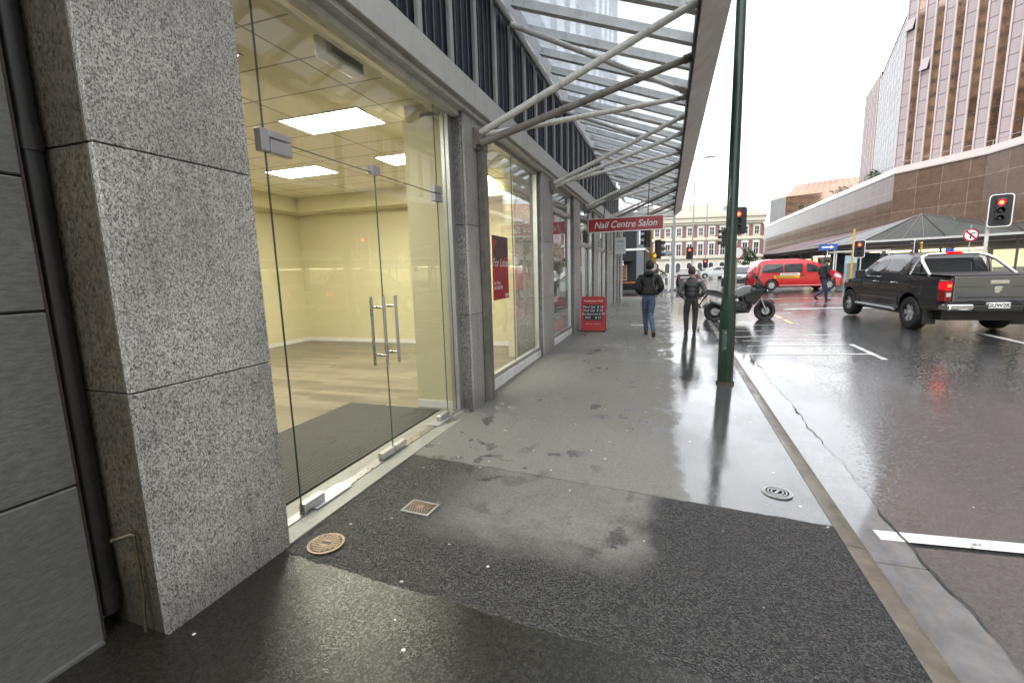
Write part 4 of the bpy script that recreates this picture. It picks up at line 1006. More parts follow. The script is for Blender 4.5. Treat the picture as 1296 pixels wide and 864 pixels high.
mpart('engine', 'black', lambda m: (m.ob((.72,0,.45), (.42,.36,.32), (0,8,0)), m.ob((.88,0,.62), (.2,.3,.34), (0,-18,0)), m.tube([(.66,-.23,.42),(.66,.23,.42)], .11, 16), m.tube([(.82,-.2,.4),(.82,.2,.4)], .08, 14)), bevel=.03, seg=2)
mpart('sump_guard', 'plastic', lambda m: (m.prism([(.5,.24),(.98,.26),(1.1,.5),(1.02,.52),(.92,.34),(.5,.32)], .3, Matrix.Translation((0,.15,0)) @ Matrix.Rotation(R(90), 4, 'X'))), bevel=.02)
mpart('radiator', 'plastic', lambda m: m.ob((1.05,0,.66), (.05,.34,.28), (0,-14,0)))
mpart('frame', 'pipe_dark', lambda m: [m.tube([(.5,s*.13,.42),(.55,s*.15,.7),(.85,s*.15,.82),(1.18,s*.06,.98)], .025, 8) for s in (1,-1)]+[m.tube([(.55,s*.12,.72),(.1,s*.12,.86),(-.2,s*.08,.93)], .018, 8) for s in (1,-1)], smooth=40)
def tank(m):
    xs = arange(.5, 1.22, 10)
    for x in [0]: pass
    shell(m, xs, lambda x: lerp_tab([(.5,.8),(.8,.76),(1.22,.72)], x), lambda x: lerp_tab([(.5,.86),(.62,.96),(.8,1.05),(.95,1.08),(1.1,1.04),(1.22,.92)], x), lambda x, z: lerp_tab([(.5,.1),(.75,.17),(1.0,.21),(1.15,.22),(1.22,.16)], x)*lerp_tab([(.7,1),(.9,1.0),(1.1,.62)], z), 6, .03)
mpart('tank', 'tankgrey', tank, smooth=45)
mpart('side_fairing', 'plastic', lambda m: [m.prism([(.86,.6),(1.1,.5),(1.28,.72),(1.42,.96),(1.3,1.0),(1.0,.92),(.78,.82)], .05, Matrix.Translation((0,s*.2+.025,0)) @ Matrix.Rotation(R(90), 4, 'X')) for s in (1,-1)], bevel=.02, seg=2)
mpart('seat', 'rubber', lambda m: shell(m, arange(-.28, .62, 10), lambda x: lerp_tab([(-.28,.92),(0,.85),(.3,.78),(.62,.82)], x), lambda x: lerp_tab([(-.28,.99),(-.05,.97),(.12,.93),(.25,.86),(.45,.86),(.62,.92)], x), lambda x, z: lerp_tab([(-.28,.07),(0,.13),(.35,.17),(.62,.1)], x), 4, .02), smooth=45)
mpart('tail_unit', 'plastic', lambda m: (shell(m, arange(-.38, .35, 7), lambda x: lerp_tab([(-.38,.9),(0,.78),(.35,.68)], x), lambda x: lerp_tab([(-.38,.96),(0,.86),(.35,.8)], x), lambda x, z: lerp_tab([(-.38,.05),(.0,.12),(.35,.15)], x), 3, .0)), smooth=40)
mpart('plate_holder', 'plastic', lambda m: (m.tube([(-.2,0,.86),(-.36,0,.66),(-.44,0,.52)], [.03,.022,.015], 8), m.ob((-.45,0,.5), (.012,.2,.17), (0,-25,0))), smooth=40)
mpart('rear_mudguard', 'plastic', lambda m: shell(m, [.31*math.cos(a)*1.09 for a in [R(160-8*i) for i in range(9)]], lambda x: .31+math.sqrt(max(0,.345**2-x*x))-.008, lambda x: .31+math.sqrt(max(0,.345**2-x*x))+.008, lambda x, z: .085, 1, .0), smooth=40)
mpart('front_mudguard', 'plastic', lambda m: shell(m, sorted([1.48+.345*math.cos(R(40+10*i)) for i in range(10)]), lambda x: .315+math.sqrt(max(0,.345**2-(x-1.48)**2))-.006, lambda x: .315+math.sqrt(max(0,.345**2-(x-1.48)**2))+.012, lambda x, z: .075, 1, .0), smooth=40)
for s in (1,-1):
    mpart('fork_leg', 'steel', lambda m: (m.tube([(1.48,s*.1,.315),(1.34,s*.1,.68),(1.2,s*.1,1.02)], [.032,.03,.024], 10)), smooth=40)
mpart('handlebar', 'black', lambda m: (m.tube([(1.02,-.42,1.08),(1.12,-.2,1.12),(1.17,0,1.1),(1.12,.2,1.12),(1.02,.42,1.08)], .014, 8), [m.tube([(1.02,s*.42,1.08),(1.06,s*.3,1.1)], .02, 8) for s in (1,-1)], [m.ob((1.1,s*.41,1.09), (.1,.06,.1), (0,20,0)) for s in (1,-1)]), smooth=40)
for s in (1,-1): mpart('mirror', 'black', lambda m: (m.tube([(1.1,s*.28,1.11),(1.1,s*.36,1.3)], .008, 6), m.ball((1.09,s*.38,1.33), (.03,.075,.05), 10)), smooth=50)
mpart('nose_fairing', 'plastic', lambda m: shell(m, arange(1.16, 1.6, 7), lambda x: lerp_tab([(1.16,.86),(1.35,.84),(1.6,.86)], x), lambda x: lerp_tab([(1.16,1.1),(1.3,1.12),(1.5,.98),(1.6,.88)], x), lambda x, z: lerp_tab([(1.16,.16),(1.35,.15),(1.6,.03)], x), 5, .02), smooth=45)
M['screen'] = mk('pale_screen', (.7,.66,.66), .08, var=.1)
mpart('windscreen', 'screen', lambda m: (m.add([(1.42,-.12,1.06),(1.45,0,1.07),(1.42,.12,1.06),(1.16,.13,1.42),(1.19,0,1.45),(1.16,-.13,1.42)], [(0,1,4,5),(1,2,3,4)]), m.add([(1.41,-.12,1.06),(1.44,0,1.07),(1.41,.12,1.06),(1.15,.13,1.42),(1.18,0,1.45),(1.15,-.13,1.42)], [(5,4,1,0),(4,3,2,1)])), smooth=60)
mpart('headlight', 'clear', lambda m: m.ball((1.53,0,.92), (.04,.08,.05), 10), smooth=60)
mpart('exhaust', 'pole_grey', lambda m: m.tube([(.8,-.14,.34),(.5,-.19,.36),(.25,-.22,.5),(-.2,-.24,.66)], [.025,.03,.055,.05], 12), smooth=40)
mpart('side_stand', 'pipe_dark', lambda m: m.tube([(.55,.16,.35),(.5,.36,.02)], .014, 6))
mpart('foot_peg', 'pipe_dark', lambda m: [m.tube([(.45,s*.12,.42),(.45,s*.3,.42)], .016, 6) for s in (1,-1)])
mpart('tail_light', 'tail', lambda m: m.ob((-.385,0,.93), (.02,.1,.04)))
place(K, (1.42, 15.42, zroad(1.5,15.4)), 12); K.rotation_euler.x = R(-5)

# ------------------------------------------------------------------ street poles, signals and signs
P_ = thing('green_pole', 'dark green street pole with a thicker octagonal base at the kerb', 'pole', (.835, 7.15, zfoot(.835,7.15)))
px, py, pz = P_.location
mb = MB(); mb.tube([(px,py,pz),(px,py,1.06)], .105, 8); mb.tube([(px,py,1.06),(px,py,1.27)], [.105,.078], 8); mb.build('base', M['green'], P_)
mb = MB(); mb.tube([(px,py,1.22),(px,py,1.25)], .082, 24); mb.tube([(px,py,1.25),(px,py,8.5)], [.076,.05], 24); mb.build('shaft', M['green'], P_, smooth=40)
mb = MB(); mb.tube([(px,py,pz-.01),(px,py,pz+.035)], .125, 8); mb.build('footing', M['pipe_brown'], P_)
mb = MB(); mb.ob((px-.03,py-.098,.62), (.085,.008,.3), (0,0,0)); mb.build('access_hatch', M['green'], P_, bevel=.004)
mb = MB(); [mb.ob((px-.03,py-.104,z), (.012,.006,.012)) for z in (.51,.73)]; mb.build('hatch_screw', M['steel'], P_)
def signal(label, hx, hy, hz, yaw, lit=True, h=1.0, pole=None, pm='yellow', border=True, pz1=None, group=None, back=False, boards=True):
    """three-lamp head at (hx,hy,hz centre), facing yaw (deg, direction the lamps look)"""
    gz = zroad(hx, hy)+.1
    t = thing('traffic_light', label, 'traffic light', (hx, hy, gz), group)
    Rm = Matrix.Translation((hx, hy, hz)) @ Matrix.Rotation(R(yaw+90), 4, 'Z')   # local -y looks towards yaw
    Q = lambda p: Rm @ V(p)
    sc_ = h
    mb = MB()
    def lbox(m, a, b, mi=0):
        x0,y0,z0 = a; x1,y1,z1 = b
        m.add([Q(p) for p in [(x0,y0,z0),(x1,y0,z0),(x1,y1,z0),(x0,y1,z0),(x0,y0,z1),(x1,y0,z1),(x1,y1,z1),(x0,y1,z1)]], [(0,3,2,1),(4,5,6,7),(0,1,5,4),(1,2,6,5),(2,3,7,6),(3,0,4,7)], mi)
    lbox(mb, (-.15*sc_,-.02,-.46*sc_), (.15*sc_,.2,.46*sc_)); head = mb.build('housing', M['black'], t, bevel=.02, seg=2)
    if boards:
        X = Rm @ Matrix.Rotation(R(90), 4, 'X')
        bw, bh = .33*sc_, .6*sc_
        po = round_poly([(-bw,-bh),(bw,-bh),(bw,bh),(-bw,bh)], .13*sc_, 5)
        mb = MB(); mb.prism(po, .02, X @ Matrix.Translation((0,0,-.03))); mb.build('backboard', M['board'], t)
        if border:
            pi = [(x*.9, z*.945) for x, z in po]; n = len(po)
            mb = MB(); vs = [X @ V((x,z,.012)) for x, z in po]+[X @ V((x,z,.012)) for x, z in pi]+[X @ V((x,z,-.034)) for x, z in po]+[X @ V((x,z,-.034)) for x, z in pi]
            fs = [(i,(i+1)%n,n+(i+1)%n,n+i) for i in range(n)]+[(2*n+i,2*n+(i+1)%n,(i+1)%n,i) for i in range(n)]+[(3*n+i,3*n+(i+1)%n,2*n+(i+1)%n,2*n+i) for i in range(n)]+[(n+i,n+(i+1)%n,3*n+(i+1)%n,3*n+i) for i in range(n)]
            mb.add(vs, fs); mb.build('white_border', M['white'], t)
    for k, z in enumerate((.29, 0, -.29)):
        Z = Rm @ Matrix.Translation((0,-.03,z*sc_)) @ Matrix.Rotation(R(90), 4, 'X')
        on = lit and k == 0
        mb = MB(); mb.lathe([(0,.022),(.06*sc_,.018),(.105*sc_,.0),(.105*sc_,-.02)], 20, Z); l_ = mb.build('lamp', M['red_lit'] if on else M['lens_off'], t, smooth=40)
        if on: mb = MB(); mb.lathe([(0,.032),(.045*sc_,.03),(.07*sc_,.018)], 16, Z); mb.build('bulb', M['red_core'], l_, smooth=40)
        v = MB(); n = 14; ln = .2*sc_
        for r0 in (.118*sc_,):
            vs = []; fs = []
            for i in range(n+1):
                a = R(-20+220*i/n)
                for d, f in ((0,1),(ln,.93)):
                    for rr_ in (r0, r0+.006): vs.append(Z @ V((math.cos(a)*rr_*f, math.sin(a)*rr_*f, d*(1 if 1 else 1))))
            for i in range(n):
                b = i*4; c = b+4
                fs += [(b,b+2,c+2,c),(b+1,c+1,c+3,b+3),(b+2,b+3,c+3,c+2),(b,c,c+1,b+1)]
            v.add(vs, fs)
        v.build('visor', M['black'], l_, smooth=40)
    if pole:
        ox, oy, zt = pole
        mb = MB(); mb.tube([(hx+ox,hy+oy,gz-.15),(hx+ox,hy+oy,zt)], .06, 14); mb.tube([(hx+ox,hy+oy,zt),(hx+ox,hy+oy,zt+.06)], [.075,.04], 14); mb.build('pole', M[pm], t, smooth=40)
        mb = MB()
        for z in (hz-.4*h, hz+.35*h):
            if z < zt: mb.tube([(hx+ox,hy+oy,z), Q((0,.12,z-hz))], .022, 8)
        if mb.v: mb.build('bracket', M['pole_grey'], t)
    return t
def toward(x, y): return math.degrees(math.atan2(-y, -x))
signal('large red traffic light with white border above the pickup tailgate', 11.75, 22.49, 3.47, toward(11.75,22.49)+6, h=1.0, pole=(-.16,.3,2.95), pm='offwhite')
signal('red traffic light on a tall yellow pole left of the pickup cab', 11.96, 36.32, 2.6, toward(11.96,36.3)+5, h=.95, pole=(-.3,.15,3.85))
signal('unlit traffic light seen from behind above the pickup cab roof', 15.42, 37.48, 2.55, 150, lit=False, h=.95, pole=(.4,.14,2.9))
signal('red traffic light peeking out right of the green pole', 3.05, 23.78, 3.75, toward(3,23.8)-3, h=1.02, pole=(-.42,-.05,4.4), pm='pole_grey', border=False)
signal('dark traffic light seen side on left of the green pole', 2.42, 23.5, 3.0, 195, lit=False, h=.9, border=False, boards=False, pole=(.22,.1,3.4), pm='pole_grey')
signal('red traffic light above the man in the puffer vest', 1.95, 46.86, 3.07, toward(1.95,46.9), h=.95, pole=(.25,.1,9.6), pm='pole_grey', border=False)
signal('small red traffic light far off before the cream building', 4.72, 65.8, 2.2, toward(4.7,65.8), h=.95, pole=(.02,.4,10.5), pm='pole_grey', border=False)
signal('black traffic light facing away on the yellow corner pole', -.35, 22.6, 2.55, 20, lit=False, h=.95, border=False, boards=False, pole=(-.42,0,3.6))
signal('black traffic light high on the yellow corner pole', -.98, 22.2, 3.1, 190, lit=False, h=.95, border=False, boards=False)
# amber beacon box on the yellow corner pole
t = thing('crossing_button_box', 'orange crossing signal box low on the yellow corner pole', 'signal box', (-.62, 22.45, 2.2))
mb = MB(); mb.box((-.72,22.4,1.95), (-.5,22.53,2.4)); mb.build('box', M['yellow'], t, bevel=.02); mb = MB(); mb.lathe([(0,.01),(.05,.006),(.06,0)], 14, Matrix.Translation((-.56,22.398,2.27)) @ Matrix.Rotation(R(90),4,'X')); mb.build('lamp', M['amber_lit'], t)
M['blue'] = mk('blue_sign', (.03,.08,.32), .4, var=.05)
def post_sign(name, label, x, y, z, w_, h_, mat, yaw=None, round_=False, ring=None, pm='pole_grey', zt=None, base=None):
    gz = zroad(x, y)+.05 if base is None else base
    t = thing(name, label, 'sign', (x, y, gz)); yaw = toward(x, y) if yaw is None else yaw
    Rm = Matrix.Translation((x, y, z)) @ Matrix.Rotation(R(yaw+90), 4, 'Z') @ Matrix.Rotation(R(90), 4, 'X')
    po = [(math.cos(a)*w_/2, math.sin(a)*h_/2) for a in [2*math.pi*i/28 for i in range(28)]] if round_ else round_poly([(-w_/2,-h_/2),(w_/2,-h_/2),(w_/2,h_/2),(-w_/2,h_/2)], .03, 3)
    mb = MB(); mb.prism(po, .02, Rm @ Matrix.Translation((0,0,.045))); b = mb.build('panel', mat, t)
    if ring:
        n = len(po); vs = [Rm @ V((p[0]*k, p[1]*k, .068)) for k in (1,.8) for p in po]
        mb = MB(); mb.add(vs, [(i,(i+1)%n,n+(i+1)%n,n+i) for i in range(n)]); mb.build('ring', ring, b)
    mb = MB(); mb.tube([(x,y,gz-.2),(x,y,zt or z+h_/2+.05)], .03, 10); mb.build('post', M[pm], t, smooth=40)
    return t, Rm, b
t, Rm, b = post_sign('parking_sign', 'tall white parking sign on a thin post beside the shop corner', -1.83, 19.3, 2.63, .42, .66, M['white'], base=zfoot(-1.83,19.3))
for k, (s_, z_, h_) in enumerate((('P60', .16, .16), ('8am - 6pm', 0, .07), ('Mon - Sat', -.12, .07))):
    o_ = text('lettering', s_, h_, M['blue'], b, (0,0,0), (0,0,0), .001); o_.matrix_basis = Matrix.Translation(-OFF[b.name]) @ Rm @ Matrix.Translation((0,z_,.068))
t, Rm, b = post_sign('no_turn_sign', 'round white no right turn sign with a red ring left of the large traffic light', 17.0, 34.93, 3.15, .75, .75, M['white'], round_=True, ring=M['red'], zt=3.75, yaw=toward(17,35)+25)
mb = MB(); mb.add([Rm @ V(p) for p in [(-.05,-.22,.0675),(.02,-.22,.0675),(.02,.05,.0675),(.2,.1,.0675),(.2,.16,.0675),(-.05,.1,.0675)]], [(0,1,2,3,4,5)]); mb.build('arrow', M['board'], b)
mb = MB(); mb.add([Rm @ V(p) for p in [(-.28,.2,.0678),(-.22,.27,.0678),(.28,-.2,.0678),(.22,-.27,.0678)]], [(0,1,2,3)]); mb.build('slash', M['red'], b)
post_sign('blue_street_sign', 'small blue and white sign on a post above the pickup roof', 17.6, 38.2, 2.25, .42, .42, M['blue'])
t, Rm, b = post_sign('bus_stop_sign', 'blue bus stop sign on two white posts behind the walking man', 10.65, 38.0, 2.85, 1.1, .42, M['blue'], pm='white')
mb = MB(); mb.tube([(11.1,38.1,.4),(11.1,38.1,3.1)], .035, 10); mb.build('post', M['white'], t, smooth=40)
mb = MB(); mb.add([Rm @ V(p) for p in [(-.35,-.05,.067),(.15,-.05,.067),(.15,-.12,.067),(.38,0,.067),(.15,.12,.067),(.15,.05,.067),(-.35,.05,.067)]], [tuple(range(7))]); mb.build('arrow', M['white'], b)
post_sign('round_sign', 'round red ringed sign low on the right of the green pole', 3.03, 23.55, 2.3, .6, .6, M['white'], round_=True, ring=M['red'], yaw=toward(3,23.5)+40)
post_sign('round_sign', 'small round red and white sign on the corner by the first walking man', -.62, 22.0, 1.75, .42, .42, M['white'], round_=True, ring=M['red'])
# lamp post with long arm, and steel poles by the junction
t = thing('lamp_post', 'tall grey lamp post with a long arm over the street beyond the canopy', 'lamp post', (.3, 29.3, .5))
mb = MB(); mb.tube([(.31,29.3,.2),(.31,29.3,4.4),(.33,29.4,7.4)], [.1,.08,.06], 14); mb.build('pole', M['pole_grey'], t, smooth=40)
mb = MB(); mb.tube([(.33,29.4,7.4),(.7,29.8,7.85),(2.0,30.6,8.12)], [.05,.04,.03], 10); mb.build('arm', M['pole_grey'], t, smooth=40)
mb = MB(); mb.ob((2.25,30.7,8.15), (.6,.2,.09), (0,-3,25)); mb.build('lantern', M['pole_grey'], t, bevel=.03, seg=2)
t = thing('bollard', 'white bollard at the far kerb near the grey lamp post', 'bollard', (.55,31.0,.4)); mb = MB(); mb.tube([(.1,31.5,.2),(.1,31.5,1.25)], .06, 12); mb.ball((.1,31.5,1.25), .06); mb.build('post', M['white'], t, smooth=40)
# ------------------------------------------------------------------ people
M['skin'] = mk('skin', (.34,.2,.145), .5, var=.06); M['hair'] = mk('dark_hair', (.014,.011,.009), .6, var=.4, scale=30, bump=.4); M['hair2'] = mk('short_brown_hair', (.05,.035,.028), .6, var=.4, scale=30)
M['jacket'] = mk('black_jacket', (.009,.009,.010), .65, var=.3, scale=5, bump=.35, bscale=14, dist=.03); M['jeans'] = mk('blue_denim', (.06,.1,.145), .8, var=.3, scale=7, bump=.35, bscale=16, dist=.03)
M['vest'] = mk('navy_puffer', (.012,.012,.02), .4, var=.3, scale=6); M['sleeve'] = mk('grey_knit', (.11,.11,.105), .85, var=.25, scale=12, bump=.3)
M['trouser'] = mk('charcoal_trousers', (.032,.033,.032), .8, var=.25, scale=7, bump=.35, bscale=14, dist=.03); M['shoe'] = mk('brown_shoe', (.07,.035,.02), .5, var=.3); M['coat'] = mk('dark_coat', (.014,.014,.015), .7, var=.3, scale=5, bump=.3, bscale=14, dist=.03)
M['jeans_dk'] = mk('dark_denim', (.025,.035,.07), .8, var=.25, scale=7)
def skin(name, mat, parent, chains, lv=2, sharp=None):
    """chains: list of [(x,y,z,rx[,ry])...]; points equal to earlier ones join there"""
    vs = []; es = []; rs = []; idx = {}
    for ch in chains:
        prev = None
        for p in ch:
            key = tuple(round(q, 4) for q in p[:3])
            if key not in idx:
                idx[key] = len(vs); vs.append(V(p[:3])); rs.append((p[3], p[4] if len(p) > 4 else p[3]))
            i = idx[key]
            if prev is not None and prev != i: es.append((prev, i))
            prev = i
    me = bpy.data.meshes.new(name); me.from_pydata(vs, es, []); me.materials.append(mat)
    o = bpy.data.objects.new(name, me); COL.objects.link(o)
    sm = o.modifiers.new('skin', 'SKIN'); sm.use_smooth_shade = True; sm.branch_smoothing = .6
    for i, d in enumerate(me.skin_vertices[0].data): d.radius = rs[i]; d.use_root = (i == 0)
    ss = o.modifiers.new('sub', 'SUBSURF'); ss.levels = lv; ss.render_levels = lv
    o.parent = parent; OFF[o.name] = V((0,0,0)); return o
def person(label, loc, yaw, J, clothes):
    """J: joints in local metres (x right, y forward, z up)"""
    t = thing('person', label, 'person')
    g = lambda n, r, ry=None: tuple(J[n])+((r, ry) if ry else (r,))
    h = V(J['head']); nk = V(J['neck']); up = (h-nk).normalized()
    P = lambda v, r, ry=None: (v.x, v.y, v.z, r)+((ry,) if ry else ())
    ch = [[g('pelvis',.15,.11), g('waist',.135,.1), g('chest',.155,.11), P(nk-up*.07,.08), P(nk,.056), P(nk+up*.06,.058), P(h-up*.06+V((0,.02,0)),.068,.08), P(h,.076,.092), P(h+up*.075,.066,.08), P(h+up*.115,.03,.04)],
          [P(h,.076,.092), P(h+V((0,.105,-.012)),.018), P(h+V((0,.122,-.022)),.012)]]
    for s in ('l','r'):
        sg = -1 if s == 'l' else 1
        ch.append([g('chest',.155,.11), g('sh'+s,.06), g('el'+s,.045), g('wr'+s,.03)])
        ch.append([g('pelvis',.15,.11), g('hip'+s,.095), g('kn'+s,.062), g('an'+s,.042), g('toe'+s,.034)])
    skin('body', M['skin'], t, ch)
    # ears and eyes
    for sg in (-1,1):
        mb = MB(); mb.ball(h+V((sg*.078,0,-.01)), (.012,.025,.035), 10); mb.build('ear', M['skin'], t, smooth=60)
        mb = MB(); mb.ball(h+V((sg*.032,.083,.012)), .013, 10); mb.build('eye', M['board'], t, smooth=60)
    # hands with separate fingers, closed slightly round nothing, hanging from the wrist
    for s in ('l','r'):
        w_ = V(J['wr'+s]); d = (w_-V(J['el'+s])).normalized(); sg = -1 if s == 'l' else 1
        fw = V((0,1,0))-d*d.y; fw = fw.normalized() if fw.length > .1 else V((0,0,1)); sd = d.cross(fw).normalized()
        c = [[P(w_,.026,.02), P(w_+d*.05,.034,.02), P(w_+d*.085,.038,.018)]]
        hb = skin('hand', M['skin'], t, c, 1)
        fb = MB()
        for k, ln in enumerate((.066,.075,.07,.055)):
            b0 = w_+d*.082+fw*(.028-.019*k); b1 = b0+d*ln*.45; b2 = b1+d*ln*.35-sd*sg*.012; b3 = b2+d*ln*.2-sd*sg*.018
            fb.tube([b0,b1,b2,b3], [.0095,.009,.008,.006], 8)
        b0 = w_+d*.03+fw*.03; fb.tube([b0, b0+fw*.022+d*.028, b0+fw*.026+d*.058], [.012,.011,.008], 8)
        fo = fb.build('fingers', M['skin'], hb, smooth=60)
    clothes(t, J, g, P); place(t, loc, yaw); return t
def hair_cap(t, J, mat, big=1.0, back=.02):
    h = V(J['head']); mb = MB(); n = 16
    vs = []; fs = []; k = 9
    for i in range(k+1):
        th = math.pi*.72*i/k
        for j in range(n):
            a = 2*math.pi*j/n; front = max(0, math.sin(a)); r = 1.0
            tt = th*(1-.48*front)
            jit = 1+.03*math.sin(7*a+3*i)
            vs.append(h+V((math.sin(tt)*math.cos(a)*.09*big*jit, math.sin(tt)*math.sin(a)*.108*big*jit-back*.5, math.cos(tt)*.125*big*jit+.012)))
    for i in range(k):
        for j in range(n): fs.append((i*n+j,(i+1)*n+j,(i+1)*n+(j+1)%n,i*n+(j+1)%n))
    mb.add(vs, fs); o = mb.build('hair', mat, t, smooth=70); o.modifiers.new('s','SOLIDIFY').thickness = .008
def trousers(t, J, g, mat, k=1.0, hem=.052):
    ch = [[g('waist',.15*k,.115*k), g('pelvis',.165*k,.13*k)]]
    for s in ('l','r'):
        a = V(J['an'+s]); kn = V(J['kn'+s]); hm = a+(a-kn).normalized()*.03
        md = V(J['hip'+s])*.5+kn*.5
        ch.append([g('pelvis',.165*k,.13*k), g('hip'+s,.112*k), (md.x,md.y,md.z,.092*k), g('kn'+s,.076*k), (*(kn*.5+a*.5),.066*k), (hm.x,hm.y,hm.z,hem*1.15)])
    skin('trousers', mat, t, ch)
def shoes(t, J, mat):
    for s in ('l','r'):
        a = V(J['an'+s]); b = V(J['toe'+s]); d = (b-a).normalized(); he = a-d*.07; he.z = a.z-.05 if b.z <= a.z else a.z-.0
        dn = V((0,0,-1)); f = V((d.x,d.y,0)).normalized() if abs(d.z) < .9 else V((0,1,0))
        if J.get('lift') == s: sole = (b-a).normalized(); q = [a+V((0,-.045,.0)), a+sole*.08+V((0,-.03,0)), b, b+sole*.03]
        else: q = [a+V((0,0,-.035))-f*.06, a+V((0,0,-.04))+f*.02, b, b+f*.045]
        skin('shoe', mat, t, [[(*q[0],.045,.05), (*q[1],.05,.052), (*q[2],.046,.034), (*q[3],.034,.024)]])
def jacket(t, J, g, mat, sleeve, k=1.0, vest=False, hem=0.0, wrist=True, col=True):
    pv = V(J['pelvis']); hm = pv+V((0,0,.02-hem)); ch_ = V(J['chest']); nk = V(J['neck'])
    ch = [[(hm.x,hm.y,hm.z,.19*k,.15*k), (*(pv*.45+V(J['waist'])*.55),.192*k,.15*k), (*V(J['waist'])*.35+ch_*.65,.2*k,.15*k) if 0 else (*(V(J['waist'])*.35+ch_*.65),.2*k,.152*k), (*(ch_+V((0,0,.08))),.185*k,.13*k), (*(nk-V((0,0,.05))),.105,.1), (*(nk+V((0,0,.015))),.082,.082)]]
    for s in ('l','r'):
        sh = V(J['sh'+s])
        if vest: ch.append([(*(ch_+V((0,0,.08))),.185*k,.13*k), (*(sh*.86+ch_*.14),.085*k)])
        else: ch.append([(*(ch_+V((0,0,.08))),.185*k,.13*k), g('sh'+s,.088*k), (*(sh*.5+V(J['el'+s])*.5),.078*k), g('el'+s,.07*k), (*(V(J['el'+s])*.4+V(J['wr'+s])*.6),.06*k), g('wr'+s,.048*k)])
    skin('vest' if vest else 'jacket', mat, t, ch)
    if vest:
        for s in ('l','r'): skin('sleeve', sleeve, t, [[g('sh'+s,.08), (*(V(J['sh'+s])*.5+V(J['el'+s])*.5),.066), g('el'+s,.06), g('wr'+s,.044)]])
# man one: black jacket, jeans, mid stride
J1 = dict(pelvis=(0,0,.95), waist=(0,.005,1.1), chest=(0,.02,1.3), neck=(.0,.035,1.52), head=(.012,.06,1.68),
  shl=(-.2,.02,1.43), ell=(-.285,-.06,1.15), wrl=(-.17,.13,.99), shr=(.2,.02,1.43), elr=(.3,-.06,1.16), wrr=(.17,.14,1.0),
  hipl=(-.09,0,.9), knl=(-.075,.16,.5), anl=(-.045,.14,.09), toel=(-.05,.27,.04), hipr=(.09,0,.9), knr=(.045,-.02,.5), anr=(.11,-.36,.17), toer=(.12,-.28,.035), lift='r')
def c1(t, J, g, P):
    trousers(t, J, g, M['jeans'], .94, .046); shoes(t, J, M['shoe']); jacket(t, J, g, M['jacket'], None, 1.08, hem=.0); hair_cap(t, J, M['hair'], 1.0)
    mb = MB(); mb.tube([(.14,.02,1.53),(.1,-.15,1.42),(.09,-.2,1.27),(.15,-.2,1.1),(.24,-.12,1.03)], .008, 8); mb.build('bag_strap', M['sleeve'], t, smooth=50)
    mb = MB(); mb.ball((0,-.06,1.5), (.13,.1,.07), 14); mb.build('hood', M['jacket'], t, smooth=60)
person('man walking away in black jacket, blue jeans and brown shoes near the shops', (-.41, 11.45, zfoot(-.41,11.4)-.005), 3, J1, c1)
J2 = dict(pelvis=(0,0,.87), waist=(0,.0,1.0), chest=(0,.02,1.19), neck=(0,.045,1.39), head=(-.005,.075,1.535),
  shl=(-.195,.0,1.31), ell=(-.3,-.06,1.04), wrl=(-.2,.1,.9), shr=(.195,.0,1.31), elr=(.3,-.06,1.04), wrr=(.2,.1,.9),
  hipl=(-.09,0,.82), knl=(-.11,.05,.46), anl=(-.1,-.02,.09), toel=(-.11,.11,.04), hipr=(.09,0,.82), knr=(.1,.02,.46), anr=(.085,-.02,.09), toer=(.1,.11,.04))
def c2(t, J, g, P):
    trousers(t, J, g, M['trouser'], .95); shoes(t, J, M['board']); jacket(t, J, g, M['vest'], M['sleeve'], 1.0, vest=True); hair_cap(t, J, M['hair2'], .98)
    for z in (.98,1.08,1.18):
        mb = MB(); mb.lathe([(.2,-.008),(.206,0),(.2,.008)], 24, Matrix.Translation((0,.005,z)) @ Matrix.Diagonal((1,.74,1,1))); mb.build('quilting', M['board'], t, smooth=50)
person('man in navy puffer vest with grey sleeves, hands in pockets, by the motorcycle', (.58, 12.1, zfoot(.6,12.1)-.005), 2, J2, c2)
J3 = dict(pelvis=(0,0,.93), waist=(0,.02,1.07), chest=(0,.05,1.27), neck=(0,.09,1.48), head=(0,.14,1.62),
  shl=(-.19,.05,1.4), ell=(-.23,-.05,1.13), wrl=(-.2,.1,.93), shr=(.19,.05,1.4), elr=(.23,.02,1.12), wrr=(.2,.18,.93),
  hipl=(-.08,0,.88), knl=(-.08,.17,.5), anl=(-.08,.2,.09), toel=(-.08,.33,.04), hipr=(.08,0,.88), knr=(.08,.02,.48), anr=(.08,-.3,.2), toer=(.08,-.2,.06), lift='r')
def c3(t, J, g, P):
    trousers(t, J, g, M['jeans_dk']); shoes(t, J, M['board']); jacket(t, J, g, M['coat'], None, 1.02, hem=.14); hair_cap(t, J, M['hair2'], 1.0)
person('man in dark coat and jeans striding across the road in front of the red van', (5.95, 21.5, zroad(6,21.5)+.01), -78, J3, c3)
